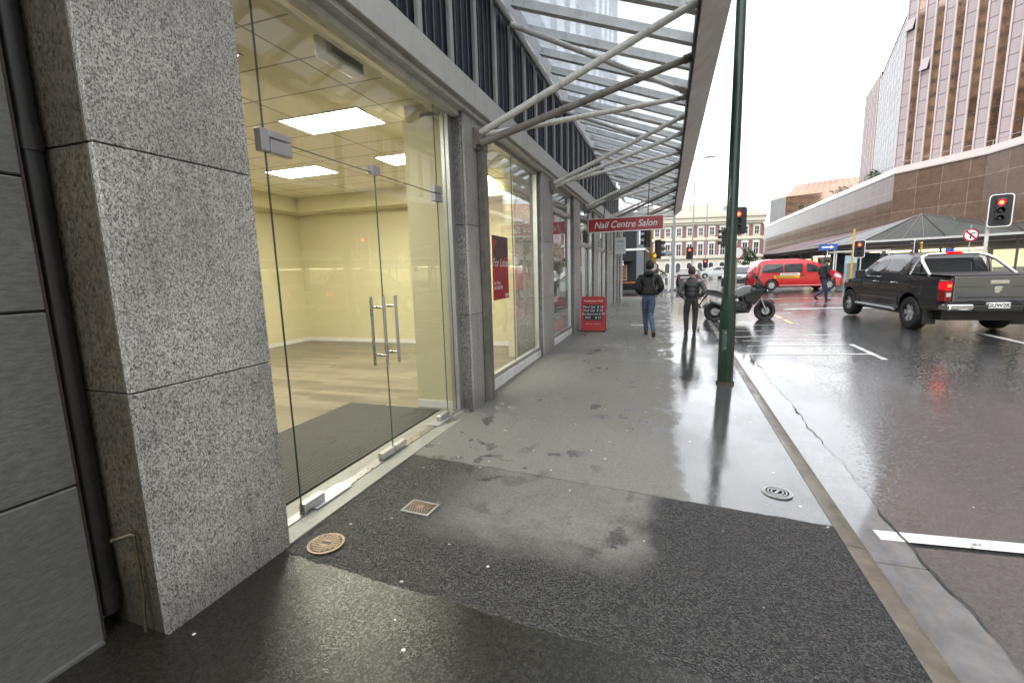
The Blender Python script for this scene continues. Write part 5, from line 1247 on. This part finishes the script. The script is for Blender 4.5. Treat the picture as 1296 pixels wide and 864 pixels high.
# ------------------------------------------------------------------ buildings across the junction
def facade(p0, p1, z0):
    """matrix: local x along the wall, local -y outwards (towards the viewer's side), z up"""
    d = V((p1[0]-p0[0], p1[1]-p0[1], 0)); L_ = d.length; a = math.atan2(d.y, d.x)
    return Matrix.Translation((p0[0], p0[1], z0)) @ Matrix.Rotation(a, 4, 'Z'), L_
class FB(MB):
    """mesh builder in facade coordinates; the built object keeps them as its own"""
    def fin(s, name, mats, parent, F, **k):
        if not s.v: return None
        o = s.build(name, mats, None, **k); o.parent = parent
        o.matrix_basis = Matrix.Translation(-OFF[parent.name]) @ F; OFF[o.name] = V((0,0,0)); return o
def sub(o, parent):  # keep the same local frame as the parent part
    o.parent = parent; o.matrix_basis = Matrix(); return o
M['creamstone'] = mk('cream_stucco', (.66,.62,.5), .7, var=.06, dirt=.12); M['brick'] = mk('red_brick_wall', (.26,.14,.115), .8, var=.15, scale=3); M['pane'] = mk('dark_window_pane', (.05,.055,.06), .1, var=.3)
C_ = thing('cream_building', 'three storey cream and red brick heritage building at the end of the street', 'building', (4, 92, .5))
F, L_ = facade((-14.5,88.6), (16.3,95.6), -.35)
mb = FB(); mb.box((0,0,0), (L_,14,11.2)); mb.fin('wall', M['creamstone'], C_, F)
for z0, z1, dy in ((7.05,7.4,.25),(3.75,4.15,.3),(9.9,10.3,.35),(10.3,11.1,.6),(11.1,11.5,.8),(.0,.5,.15)):
    mb = FB(); mb.box((-.1-dy*.5,-dy,z0), (L_+.1+dy*.5,.0,z1)); mb.fin('cornice', M['creamstone'], C_, F)
mb = FB(); mb.box((.2,.4,11.5), (L_-.2,12,12.3)); mb.fin('parapet', M['creamstone'], C_, F)
n = int(L_/1.95); st = L_/n
for i in range(n):
    x = (i+.5)*st
    for z0, z1, nm in ((7.5,9.8,0),(4.25,6.95,0)):
        mb = FB(); mb.box((x+st/2-.34, -.03, z0+.1), (x+st/2+.34, .0, z1-.1)); mb.fin('brick_panel', M['brick'], C_, F)
    for z0, z1, w_ in ((8.0,9.3,.72),(4.35,6.4,.78)):
        f_ = FB(); f_.box((x-w_/2-.16,-.1,z0-.12), (x+w_/2+.16,-.001,z0)); f_.box((x-w_/2-.16,-.1,z0), (x-w_/2,-.001,z1)); f_.box((x+w_/2,-.1,z0), (x+w_/2+.16,-.001,z1)); f_.box((x-w_/2-.24,-.16,z1), (x+w_/2+.24,-.001,z1+.2))
        f_.box((x-.03,-.06,z0), (x+.03,-.001,z1)); f_.box((x-w_/2,-.06,(z0+z1)/2-.03), (x+w_/2,-.001,(z0+z1)/2+.03))
        if w_ > .75: f_.prism([(x-w_/2-.25,z1+.2),(x+w_/2+.25,z1+.2),(x,z1+.5)], .14, Matrix.Rotation(R(90),4,'X'))
        wo = f_.fin('window', M['white'], C_, F)
        p = FB(); p.box((x-w_/2,-.02,z0), (x+w_/2,-.002,z1)); po = p.build('pane', M['pane']); sub(po, wo)
    ar = [(x-.4,1.2),(x+.4,1.2)]+[(x+.4*math.cos(R(a)),2.6+.4*math.sin(R(a))) for a in range(0,181,20)]
    a_ = FB(); a_.prism([(x+(u-x)*1.45,1.05 if v < 1.3 else 2.6+(v-2.6)*1.45) for u, v in ar], .1, Matrix.Rotation(R(90),4,'X')); wo = a_.fin('window', M['white'], C_, F)
    p = FB(); p.prism(ar, .115, Matrix.Rotation(R(90),4,'X')); sub(p.build('pane', M['pane']), wo)
mb = FB(); mb.box((L_+.01,.5,0), (L_+.3,14,11)); mb.fin('side_wall', M['brick'], C_, F)
mb = FB(); mb.box((10,2,12), (12,4,13.2)); mb.prism([(9.6,13.2),(12.4,13.2),(12.4,13.9)], 2.4, Matrix.Translation((0,4.2,0)) @ Matrix.Rotation(R(90),4,'X')); mb.box((25.5,2,12), (26.2,3,13.4)); mb.box((27,2.4,12.3), (28.6,3.2,13.0)); mb.tube([(19.5,3,12),(19.6,3,14.4)], .07, 6); mb.ob((19.7,3,14.4), (.8,.1,.1)); mb.fin('roof_plant', M['pole_grey'], C_, F)
# dark veranda left of the cream building's door
A_ = thing('street_veranda', 'low dark veranda roof with red end in front of the cream building', 'veranda', (-.8, 60, 3))
mb = MB(); mb.box((-9,57.5,3.3), (.6,60.5,3.65)); mb.build('roof', M['upper'], A_); mb = MB(); mb.box((.6,57.5,3.2), (.75,60.5,3.75)); mb.build('end_panel', M['red'], A_)
mb = MB(); [mb.tube([(x,57.8,.3),(x,57.8,3.3)], .08, 8) for x in (-8,-5,-2,.3)]; mb.build('post', M['white'], A_)
# ---- black corner building with cafe lettering
D_ = thing('corner_shop', 'black painted corner cafe building with white lettering across the side street', 'building', (-4, 36, .5))
M['blackwall'] = mk('black_painted_wall', (.012,.013,.015), .5, var=.3, scale=1.5)
cx1 = -1.55
mb = MB(); mb.box((-20,34.0,0), (cx1,46,5.6)); mb.build('wall', M['blackwall'], D_)
mb = MB(); mb.box((-20,33.93,3.0), (cx1+.05,33.998,3.14)); mb.box((cx1+.001,34,3.0), (cx1+.06,46,3.14)); mb.build('band', M['white'], D_)
mb = MB(); mb.box((-20,33.5,2.25), (cx1-.9,33.99,2.36)); mb.build('awning', M['blackwall'], D_)
M['cafe'] = mk('cafe_interior', (.12,.075,.04), .3, var=.7, scale=3, em=(1,.6,.25), ems=.03)
f_ = MB(); f_.box((-6.5,33.95,.9), (-2.75,33.999,.96)); f_.box((-2.8,33.95,.96), (-2.74,33.999,2.02)); f_.box((-4.6,33.95,.96), (-4.54,33.999,2.02)); wo = f_.build('window', M['pole_grey'], D_)
mb = MB(); mb.box((-6.5,33.97,.96), (-2.8,33.996,2.02)); mb.build('pane', M['cafe'], wo)
mb = MB(); mb.box((-2.1,33.95,.5), (-1.6,33.998,4.8)); mb.build('pilaster', M['upper'], D_)
text('lettering', 'BAGELS', .46, M['print'], D_, (-3.72,33.46,2.1), (R(90),0,0), .02, bold=.012)
text('lettering', 'BEST UGLY', .3, M['pole_grey'], D_, (-3.75,33.96,2.72), (R(90),0,0), .01)
mb = MB(); mb.box((-1.95,33.9,3.4), (-1.85,33.95,4.4)); mb.box((-2.05,33.9,4.4), (-1.75,33.95,4.6)); mb.build('wall_sign', M['white'], D_)
t = thing('cafe_sign_board', 'orange sandwich board outside the black corner cafe', 'sandwich board', (-3.3,33.0,.6))
M['orange'] = mk('orange_paint', (.45,.12,.04), .5)
for s in (-1,1):
    mb = MB(); mb.ob((-3.45,32.9+s*.17,.95), (.55,.03,.95), (s*14,0,0)); mb.build('board', M['orange'], t)
t = thing('street_bench', 'low orange bench against the cafe wall', 'bench', (-2.9,32.6,.6)); mb = MB(); mb.box((-3.6,33.3,.72), (-1.9,33.7,.8)); mb.build('seat', M['orange'], t); mb = MB(); [mb.box((x,33.35,.4), (x+.08,33.65,.72)) for x in (-3.5,-2.1)]; mb.build('leg', M['board'], t)
def bush(name, label, c, r, n=420, leaf=.09, trunk=None):
    t = thing(name, label, 'bush' if trunk is None else 'tree', (c[0], c[1], zroad(c[0], c[1])+.1))
    mb = MB()
    for i in range(n):
        while True:
            p = V([random.uniform(-1,1) for _ in range(3)])
            if .35 < p.length < 1: break
        p = p*(.75+.25*math.sin(5*p.x+3*p.z))
        q = V(c)+V((p.x*r[0], p.y*r[1], p.z*r[2])); e = Euler([random.uniform(0,6.3) for _ in range(3)]).to_matrix(); s = leaf*random.uniform(.6,1.4)
        mb.add([q+e @ V(v) for v in [(-s,0,0),(0,-s*.45,0),(s,0,0),(0,s*.45,0)]], [(0,1,2,3)])
    mb.build('foliage', M['leaf'], t)
    mb = MB(); b = V((c[0], c[1], zroad(c[0],c[1])-.1))
    for k in range(5): mb.tube([b, b.lerp(V(c),.5)+V((random.uniform(-.2,.2)*r[0],random.uniform(-.2,.2)*r[1],0)), V(c)+V((random.uniform(-.6,.6)*r[0],random.uniform(-.6,.6)*r[1],random.uniform(0,.5)*r[2]))], [.06,.04,.015], 6)
    mb.build('stem', M['bark'], t); return t
bush('street_bush', 'leafy green bush behind the first walking man', (-.9,43,1.2), (1.5,1,.75))
bush('street_bush', 'low hedge bush before the cream building', (4.2,68,1.1), (2.4,1,.6))
bush('street_tree', 'small round tree by the corner of the cream building, right of the green pole', (11.6,78,3.2), (1.9,1.6,1.5), 900, .16, trunk=1)
# ---- brown granite office complex
def mat_panels(name, c1, c2, joint, bw, rh, rough):
    g = N(name); o = g.obj(); x, y, z = g.xyz(o); br = g.n('TexBrick'); br.offset = 0
    for k, v in (('Brick Width',bw),('Row Height',rh),('Mortar Size',.035),('Scale',1)): br.inputs[k].default_value = v
    br.inputs['Color1'].default_value = c1+(1,); br.inputs['Color2'].default_value = c2+(1,); br.inputs['Mortar'].default_value = joint+(1,)
    g.l(g.comb(x, z, 0), br.inputs['Vector']); f = g.noise(o, .9, 6, .7, 1.2); c = g.mix(g.rng(f, .35, .7, 0, .5), br.outputs['Color'], mul(c1, .55)); c = g.mix(g.rng(g.noise(o, 14, 3), .5, .8, 0, .25), c, joint)
    wv_ = g.bump(g.m('ADD', br.outputs['Fac'], g.m('MULTIPLY', g.noise(o, .25, 2), .15)), .03, .02)
    g.pbr(c, rough, 0, wv_, .16); return g.mat
M['podium'] = mat_panels('polished_brown_granite', (.15,.098,.074), (.185,.128,.098), (.31,.235,.19), 2.9, 2.75, .05)
M['coping'] = mk('pink_granite_coping', (.44,.37,.34), .25, var=.08); M['tower_p'] = mk('pink_granite_pier', (.56,.49,.485), .22, var=.06)
M['tower_w'] = mk('pink_window_panel', (.4,.34,.345), .12, var=.05, scale=.5); M['bronze'] = mk('bronze_glass', (.42,.3,.22), .05, .9, var=.2, scale=.3); M['mull'] = mk('purple_brown_mullion', (.14,.095,.1), .35); M['copper'] = mk('copper_glass_roof', (.5,.28,.19), .2, .5, var=.12, scale=.3)
M['greyglass'] = mk('grey_curtain_glass', (.24,.245,.25), .3, .0, var=.12, scale=.3, spec=.12)
O_ = thing('office_complex', 'brown polished granite podium with a pink tower of bronze glass strips', 'building', (34, 80, .6))
pts = [(28.2,168), (28.2,75.8), (33.2,66.9), (34.2,60.5), (37.5,50), (47,36), (60,26)]
for i, (a, b) in enumerate(zip(pts[:-1], pts[1:])):
    F, L_ = facade(a, b, 0)
    mb = FB(); mb.box((0.01,0,.3), (L_-.01,.6,13.15)); mb.fin('podium_wall', M['podium'], O_, F)
    mb = FB(); mb.prism([(-.12,13.16),(-.12,13.3),(.25,14.1),(1.2,14.15),(1.2,13.16)], L_, Matrix(((0,0,1,0),(1,0,0,0),(0,1,0,0),(0,0,0,1)))); mb.fin('coping', M['coping'], O_, F)
    mb = FB(); mb.tube([(0,.9,14.75),(L_,.9,14.75)], .035, 8); [mb.tube([(x,.9,14.1),(x,.9,14.75)], .035, 6) for x in arange(.2, L_-.2, max(2, int(L_/3)))]; mb.fin('railing', M['pole_grey'], O_, F)
mb = MB(); n_ = len(pts); mb.add([(x, y, 13.1) for x, y in pts]+[(90,26,13.1),(90,168,13.1)], [tuple(range(n_+2))]); mb.build('terrace', M['coping'], O_)
# the tower
tp = [(52,134), (41.8,130.5), (39.2,115.5), (32.7,88.6), (53.5,53.5), (75,45)]
TZ0, TZ1 = 13.12, 62
for i, (a, b) in enumerate(zip(tp[:-1], tp[1:])):
    F, L_ = facade(a, b, 0)
    mb = FB(); mb.box((.02,.5,TZ0), (L_-.02,1.2,TZ1 if i > 2 else (37.9 if i == 2 else 38.6))); mb.fin('tower_core', M['mull'], O_, F)
    if i == 2:
        mb = FB(); mb.box((0,.1,TZ0), (L_,.48,38)); cw = mb.fin('curtain_wall', M['greyglass'], O_, F)
        for x in arange(0, L_, 9): q = FB(); q.box((x-.025,.07,TZ0), (x+.025,.11,38)); sub(q.build('mullion', M['tower_p']), cw)
        for z in arange(TZ0+1.2, 37, 13): q = FB(); q.box((0,.075,z-.025), (L_,.1,z+.025)); sub(q.build('transom', M['tower_p']), cw)
        continue
    mod = 2.62 if i == 3 else 2.8; n = max(1, round(L_/mod)); st = L_/n
    T1 = TZ1 if i > 2 else 39
    for k in range(n):
        x = k*st
        mb = FB(); mb.box((x+.02,-.05,TZ0), (x+.2,.5,T1)); mb.box((x+st*.52,-.05,TZ0), (x+st*.52+.18,.5,T1)); mb.fin('pier', M['tower_p'], O_, F)
        mb = FB(); mb.box((x+.2,.05,TZ0), (x+st*.52,.5,T1)); p_ = mb.fin('panel_strip', M['tower_w'], O_, F)
        q = FB(); [q.box((x+.2,.03,z-.035), (x+st*.52,.052,z+.035)) for z in arange(TZ0+.7, T1-1, 26)]; q.box((x+.2,.032,TZ0), (x+.27,.054,T1)); q.box((x+st*.52-.07,.032,TZ0), (x+st*.52,.054,T1)); sub(q.build('mullion', M['mull']), p_)
        mb = FB(); mb.box((x+st*.52+.18,.08,TZ0), (x+st+.02,.5,T1)); g_ = mb.fin('glass_strip', M['bronze'], O_, F)
        q = FB(); [q.box((x+st*.52+.18,.072,z-.025), (x+st+.02,.085,z+.025)) for z in arange(TZ0+.7, T1-1, 20)]; sub(q.build('mullion', M['mull']), g_)
        if (k, i) in ((0,3),(1,3),(2,3),(5,3)):
            z = {0:36.0, 1:29.6, 2:42.5, 5:36.0}[k]
            q = FB(); q.ob((x+.2+(st*.52-.2)/2, -.28, z), (st*.52-.24,.06,1.7), (-16,0,0)); sub(q.build('open_pane', M['tower_w']), p_)
            q = FB(); q.box((x+.26,.02,z-.85), (x+st*.52-.06,.049,z+.85)); sub(q.build('opening', M['board']), p_)
mb = MB(); mb.add([(x, y, TZ1) for x, y in tp[3:]]+[(80,60,TZ1),(70,100,TZ1)], [tuple(range(len(tp)-1))]); mb.add([(x, y, 37.9) for x, y in tp[2:4]]+[(60,110,37.9)], [(0,1,2)]); mb.build('tower_roof', M['mull'], O_)
# copper roofed wing behind the podium
W_ = thing('copper_roofed_wing', 'low office wing with a copper glass mansard roof behind the granite wall', 'building', (30,120,13))
wk = 1.27; wp = [(x*wk, y*wk) for x, y in [(29.5,140),(23.2,127.5),(25.4,122.5),(36.5,116.5),(46,116)]]; wz = lambda z: 1.65+(z-1.65)*wk
zt = [13.9,13.9,16.2,17.0,17.0]
for i, (a, b) in enumerate(zip(wp[:-1], wp[1:])):
    F, L_ = facade(a, b, 0)
    glass_side = i == 1
    mb = FB(); mb.box((0,0,wz(11.9)), (L_,.4,wz(17.2 if i else 15.5))); mb.fin('wall', M['greyglass'] if i < 2 else M['bronze'], W_, F)
    if i >= 1:
        mb = FB(); a0, a1 = wz(17), wz(20.2); Fi = F.inverted(); inn = lambda p: p+(V((47,170,0))-p).normalized()*6.0
        I0, I1 = Fi @ inn(V((*a,0))), Fi @ inn(V((*b,0))); e0, e1, d0, d1 = I0.x, I1.x, I0.y, I1.y; mb.add([(0,0,a0),(L_,0,a0),(e1,d1,a1),(e0,d0,a1)], [(0,1,2,3)]); mb.add([(0,0,a0-.1),(L_,0,a0-.1),(e1,d1,a1-.1),(e0,d0,a1-.1)], [(3,2,1,0)]); r_ = mb.fin('mansard_roof', M['copper'], W_, F)
        q = FB(); [q.tube([(x,0,a0),(e0+(e1-e0)*x/L_,d0+(d1-d0)*x/L_,a1+.02)], .06, 6) for x in arange(0, L_, max(2,int(L_/1.7)))]; sub(q.build('roof_rib', M['mull']), r_)
mb = MB(); mb.add([(x*wk,y*wk,wz(z)) for x, y, z in [(29,122,20),(46,119.5,20),(46,124,20.2),(30,128,20.2),(33,123,21.6),(42,121,21.4)]], [(0,1,5,4),(1,2,5),(2,3,4,5),(3,0,4)]); mb.build('skylight', M['glass_roof'], W_)
mb = MB(); mb.add([(x*wk-.3*k, y*wk-.5*k, wz(11.9)-1.2*k) for k in (0,1) for x, y in [(29.5,140),(23.2,127.5),(25.4,122.5),(36.5,116.5)]], [(0,1,5,4),(1,2,6,5),(2,3,7,6)]); mb.build('base_wall', M['mull'], W_)
bush('terrace_bush', 'dark shrub on the terrace at the foot of the pink tower', (31.0,90.5,15.4), (1.6,1.2,1.2), 500, .15)
bush('terrace_bush', 'small shrub on the terrace between the tower and the copper roof', (30.2,101,14.9), (2.4,1,.8), 300, .15)
bush('terrace_bush', 'tiny shrub on the terrace below the copper roof', (29.2,125,15.0), (.9,.8,1.0), 160, .15)
# ---- glass roofed pavilion along the far footpath
V_ = thing('market_pavilion', 'long low pavilion with grey glazed pitched roof and lit shopfronts beneath', 'building', (22,58,.6))
M['roofglass'] = mk('grey_roof_glazing', (.055,.058,.052), .35, .0, var=.3, scale=.5, spec=.25); M['fascia'] = mk('pale_fascia', (.45,.44,.41), .4, var=.1); M['soffit'] = mk('brown_soffit', (.07,.055,.045), .6)
ev = [(18.1,118),(18.1,84),(18.2,67.5),(19.5,58.4),(25,55),(29,52),(36,44),(46,33)]
rg = [(28.1,118),(28.1,84),(26.5,69),(24.4,58.6),(24.4,58.6),(33,61),(37,51),(47,37)]
rz = [6.6,6.6,6.5,6.5,6.5,5.3,5.3,5.3]
ez = 3.95
for i in range(len(ev)-1):
    a, b, c, d = ev[i], ev[i+1], rg[i+1], rg[i]
    tri = c == d
    P3 = [V((*a,ez)), V((*b,ez)), V((*c,rz[i+1]))]+([] if tri else [V((*d,rz[i]))])
    mb = MB(); mb.add(P3, [tuple(range(len(P3)))]); mb.add([p-V((0,0,.12)) for p in P3], [tuple(range(len(P3)))[::-1]]); r_ = mb.build('roof', M['roofglass'], V_)
    n = max(2, int((V((*b,0))-V((*a,0))).length/1.6)); q = MB()
    for k in range(n+1):
        f = k/n; p0 = P3[0].lerp(P3[1], f); p1 = P3[2] if tri else P3[3].lerp(P3[2], f); q.tube([p0+V((0,0,.03)), p1+V((0,0,.03))], .05, 5)
    q.build('glazing_bar', M['mull'], r_)
    F, L_ = facade(a, b, 0)
    mb = FB(); mb.box((-.05,-.1,ez-.16), (L_+.05,.12,ez+.04)); mb.fin('eave', M['fascia'], V_, F)
    mb = FB(); mb.box((0,.15,ez-.62), (L_,.3,ez-.165)); mb.fin('fascia', M['soffit'], V_, F)
    for x in arange(.4, L_-.4, max(1, int(L_/5))):
        mb = FB(); mb.tube([(x,.6,.3),(x,.6,2.7),(x,.15,3.5)], .09, 8); mb.fin('column', M['soffit'], V_, F)
mb = MB(); mb.add([(x, y, ez-.4) for x, y in ev]+[(47,60,ez-.4),(28.1,118,ez-.4)], [tuple(range(len(ev)+2))]); mb.build('soffit', M['soffit'], V_)
M['shopwall'] = mk('shop_wall', (.33,.3,.24), .6, var=.2, scale=.7); M['shoplit'] = mk('lit_shop_window', (.5,.45,.25), .4, var=.5, scale=1.5, em=(1,.85,.5), ems=.35); M['striplight'] = mk_em('strip_light', (1,.9,.62), 2.2)
sw = [(20.6,118),(20.6,84),(20.8,68),(22.0,60.2),(26.5,57.4),(31,54),(38,46),(48,35)]
for i, (a, b) in enumerate(zip(sw[:-1], sw[1:])):
    F, L_ = facade(a, b, 0)
    mb = FB(); mb.box((0,0,.3), (L_,.3,3.5)); mb.fin('shop_wall', M['shopwall'] if i > 1 else M['soffit'], V_, F)
    if i > 0:
        n = max(2, int(L_/3.2)); st = L_/n
        for k in range(n):
            mb = FB(); mb.box((k*st+.2,-.03,1.0), ((k+1)*st-.2,-.001,2.6)); wo = mb.fin('shop_window', M['shoplit'] if (k+i) % 3 else M['pane'], V_, F)
            if (k+i) % 4 != 1:
                mb = FB(); mb.box((k*st+.3,-.09,2.72), ((k+1)*st-.3,-.035,2.86)); sub(mb.build('strip_light', M['striplight']), wo)
# kiosk / bus shelter under the eave
K_ = thing('bus_shelter', 'pale blue grey bus shelter with posters behind the walking man', 'shelter', (14.4,41,.5))
mb = MB(); mb.box((12.6,43.0,2.55), (16.2,44.6,2.68)); mb.build('roof', M['fascia'], K_); 
mb = MB(); [mb.box((x,43.05,.3), (x+.08,43.13,2.55)) for x in (12.65,14.3,16.1)]; mb.build('post', M['fascia'], K_)
M['paleblue'] = mk('pale_blue_panel', (.3,.42,.47), .4, var=.2, scale=1); mb = MB(); mb.box((12.7,44.5,.5), (16.1,44.55,2.5)); mb.build('rear_panel', M['carglass2'], K_)
mb = MB(); mb.box((13.3,43.04,.75), (14.1,43.14,2.3)); mb.build('poster_case', M['paleblue'], K_)
t = thing('info_panel', 'pale teal street cabinet beside the yellow traffic light pole', 'cabinet', (14.2,39.5,.5)); mb = MB(); mb.box((11.6,37.2,.4), (12.2,37.6,1.75)); mb.build('cabinet', M['paleblue'], t, bevel=.02); mb = MB(); mb.box((11.63,37.19,.5), (12.17,37.199,1.7)); mb.build('door', M['greyglass'], t)
# ---- the city across the road and behind, seen in the shop glass and wet road
def block(name, label, a, b, z0, z1, mw, mg, fl=3.4, bay=2.6, band=None):
    t = thing(name, label, 'building', ((a[0]+b[0])/2, (a[1]+b[1])/2, z0)); mb = MB(); mb.box((a[0],a[1],z0), (b[0],b[1],z1)); mb.build('wall', mw, t)
    mb = MB(); z = z0+1.2
    while z < z1-2.4:
        y = a[1]+.6
        while y < b[1]-bay+.4:
            xs_ = a[0]-.03 if a[0] > 0 else b[0]+.01
            mb.box((min(xs_,xs_+.02),y,z), (max(xs_,xs_+.02),y+bay-.9,z+2.1)); y += bay
        z += fl
    mb.build('window_rows', mg, t); return t
blk = block('office_block', 'plain grey office block across the road', (19,-24), (32,14), .1, 16, M['upper'], M['carglass2'])
mb = MB(); mb.box((16,-24,3.6), (18.95,14,3.9)); mb.build('veranda', M['fascia'], blk)
mb = MB(); mb.box((18.9,-24,.1), (18.95,14,3.4)); mb.build('shopfront', M['shoplit'], blk)
block('dark_tower', 'tall dark office tower behind the shop building', (-75,60), (-42,104), 0, 66, M['carglass'], M['bronze'])
block('cream_block', 'long cream block standing behind the heritage building', (-6,112), (9,270), .3, 15.5, M['creamstone'], M['brick'], bay=2.2)
block('brick_block', 'brick block farther along behind the cafe', (-34,50), (-21,90), 0, 17, M['brick'], M['pane'])
# iron covers set in the footpath
def cover(name, label, x, y, r, zf, mat, dark):
    o_ = thing(name, label, 'manhole cover', (x, y, zf)); mb = MB(); mb.lathe([(0,.006),(r*.86,.006)], 40, Matrix.Translation((x,y,zf))); mb.build('lid', mat, o_)
    mb = MB(); mb.lathe([(r*.88,.003),(r*.88,.009),(r,.009),(r,.002)], 40, Matrix.Translation((x,y,zf))); mb.build('rim', mat, o_, smooth=40); return o_
M['iron'] = mk('rusty_iron', (.24,.17,.115), .35, .5, var=.35, scale=14); M['iron_wet'] = mk('wet_iron', (.22,.225,.225), .2, .1, var=.2, scale=14)
x, y = -1.995, 2.115; zf = zfoot(x,y)+.002
o_ = cover('manhole_cover', 'rusty round iron cover beside the foot of the near granite pillar', x, y, .112, zf, M['iron'], 0)
mb = MB()
for i in range(-4,5):
    for j in range(-4,5):
        u, v = i*.021, j*.021
        if u*u+v*v < .088**2 and not (abs(i) < 2 and abs(j) < 2): mb.box((x+u-.0075,y+v-.0075,zf+.004), (x+u+.0075,y+v+.0075,zf+.011))
mb.box((x-.03,y-.03,zf+.004), (x+.03,y-.014,zf+.011)); mb.box((x-.03,y+.014,zf+.004), (x+.03,y+.03,zf+.011)); mb.build('studs', M['iron'], o_)
mb = MB(); mb.lathe([(.0,.005),(.095,.0075)], 30, Matrix.Translation((x,y,zf-.0005))); mb.build('grime', M['pipe_brown'], o_)
x, y = .835, 3.74; zf = zfoot(x,y)+.002
o_ = cover('manhole_cover', 'wet round cover with concentric rings near the kerb', x, y, .105, zf, M['iron_wet'], 0)
mb = MB(); [mb.lathe([(r,.004),(r,.011),(r+.011,.011),(r+.011,.004)], 36, Matrix.Translation((x,y,zf))) for r in (.035,.058,.08)]; mb.ob((x,y,zf+.009), (.075,.018,.008), (0,0,60)); mb.build('rings', M['iron_wet'], o_, smooth=40)
x, y = -1.655, 2.69; zf = zfoot(x,y)+.002
t = thing('water_box_lid', 'small square ribbed iron lid in the footpath near the shop doors', 'access cover', (x,y,zf))
Q = Matrix.Translation((x,y,zf)) @ Matrix.Rotation(R(-4),4,'Z')
mb = MB(); mb.prism([(-.115,-.085),(.115,-.085),(.115,.085),(-.115,.085)], .006, Q); mb.build('frame', M['iron_wet'] if 0 else M['thresh'], t)
mb = MB(); mb.prism([(-.095,-.068),(.095,-.068),(.095,.068),(-.095,.068)], .002, Q @ Matrix.Translation((0,0,.006))); lid = mb.build('lid', M['pipe_brown'], t)
mb = MB()
for s in (1,-1):
    for k in range(-4,5):
        u0, v0 = k*.02, 0
        mb.add([Q @ V((min(.09,max(-.09,a)),b,c)) for a,b,c in [(u0-.004,0,.007),(u0+.004,0,.007),(u0+.034,s*.062,.007),(u0+.026,s*.062,.007),(u0-.004,0,.0115),(u0+.004,0,.0115),(u0+.034,s*.062,.0115),(u0+.026,s*.062,.0115)]], [(0,1,2,3),(4,5,6,7),(0,1,5,4),(1,2,6,5),(2,3,7,6),(3,0,4,7)])
mb.box((x-.03,y-.02,zf+.008), (x+.03,y+.02,zf+.013)); mb.build('tread', M['iron'], lid)
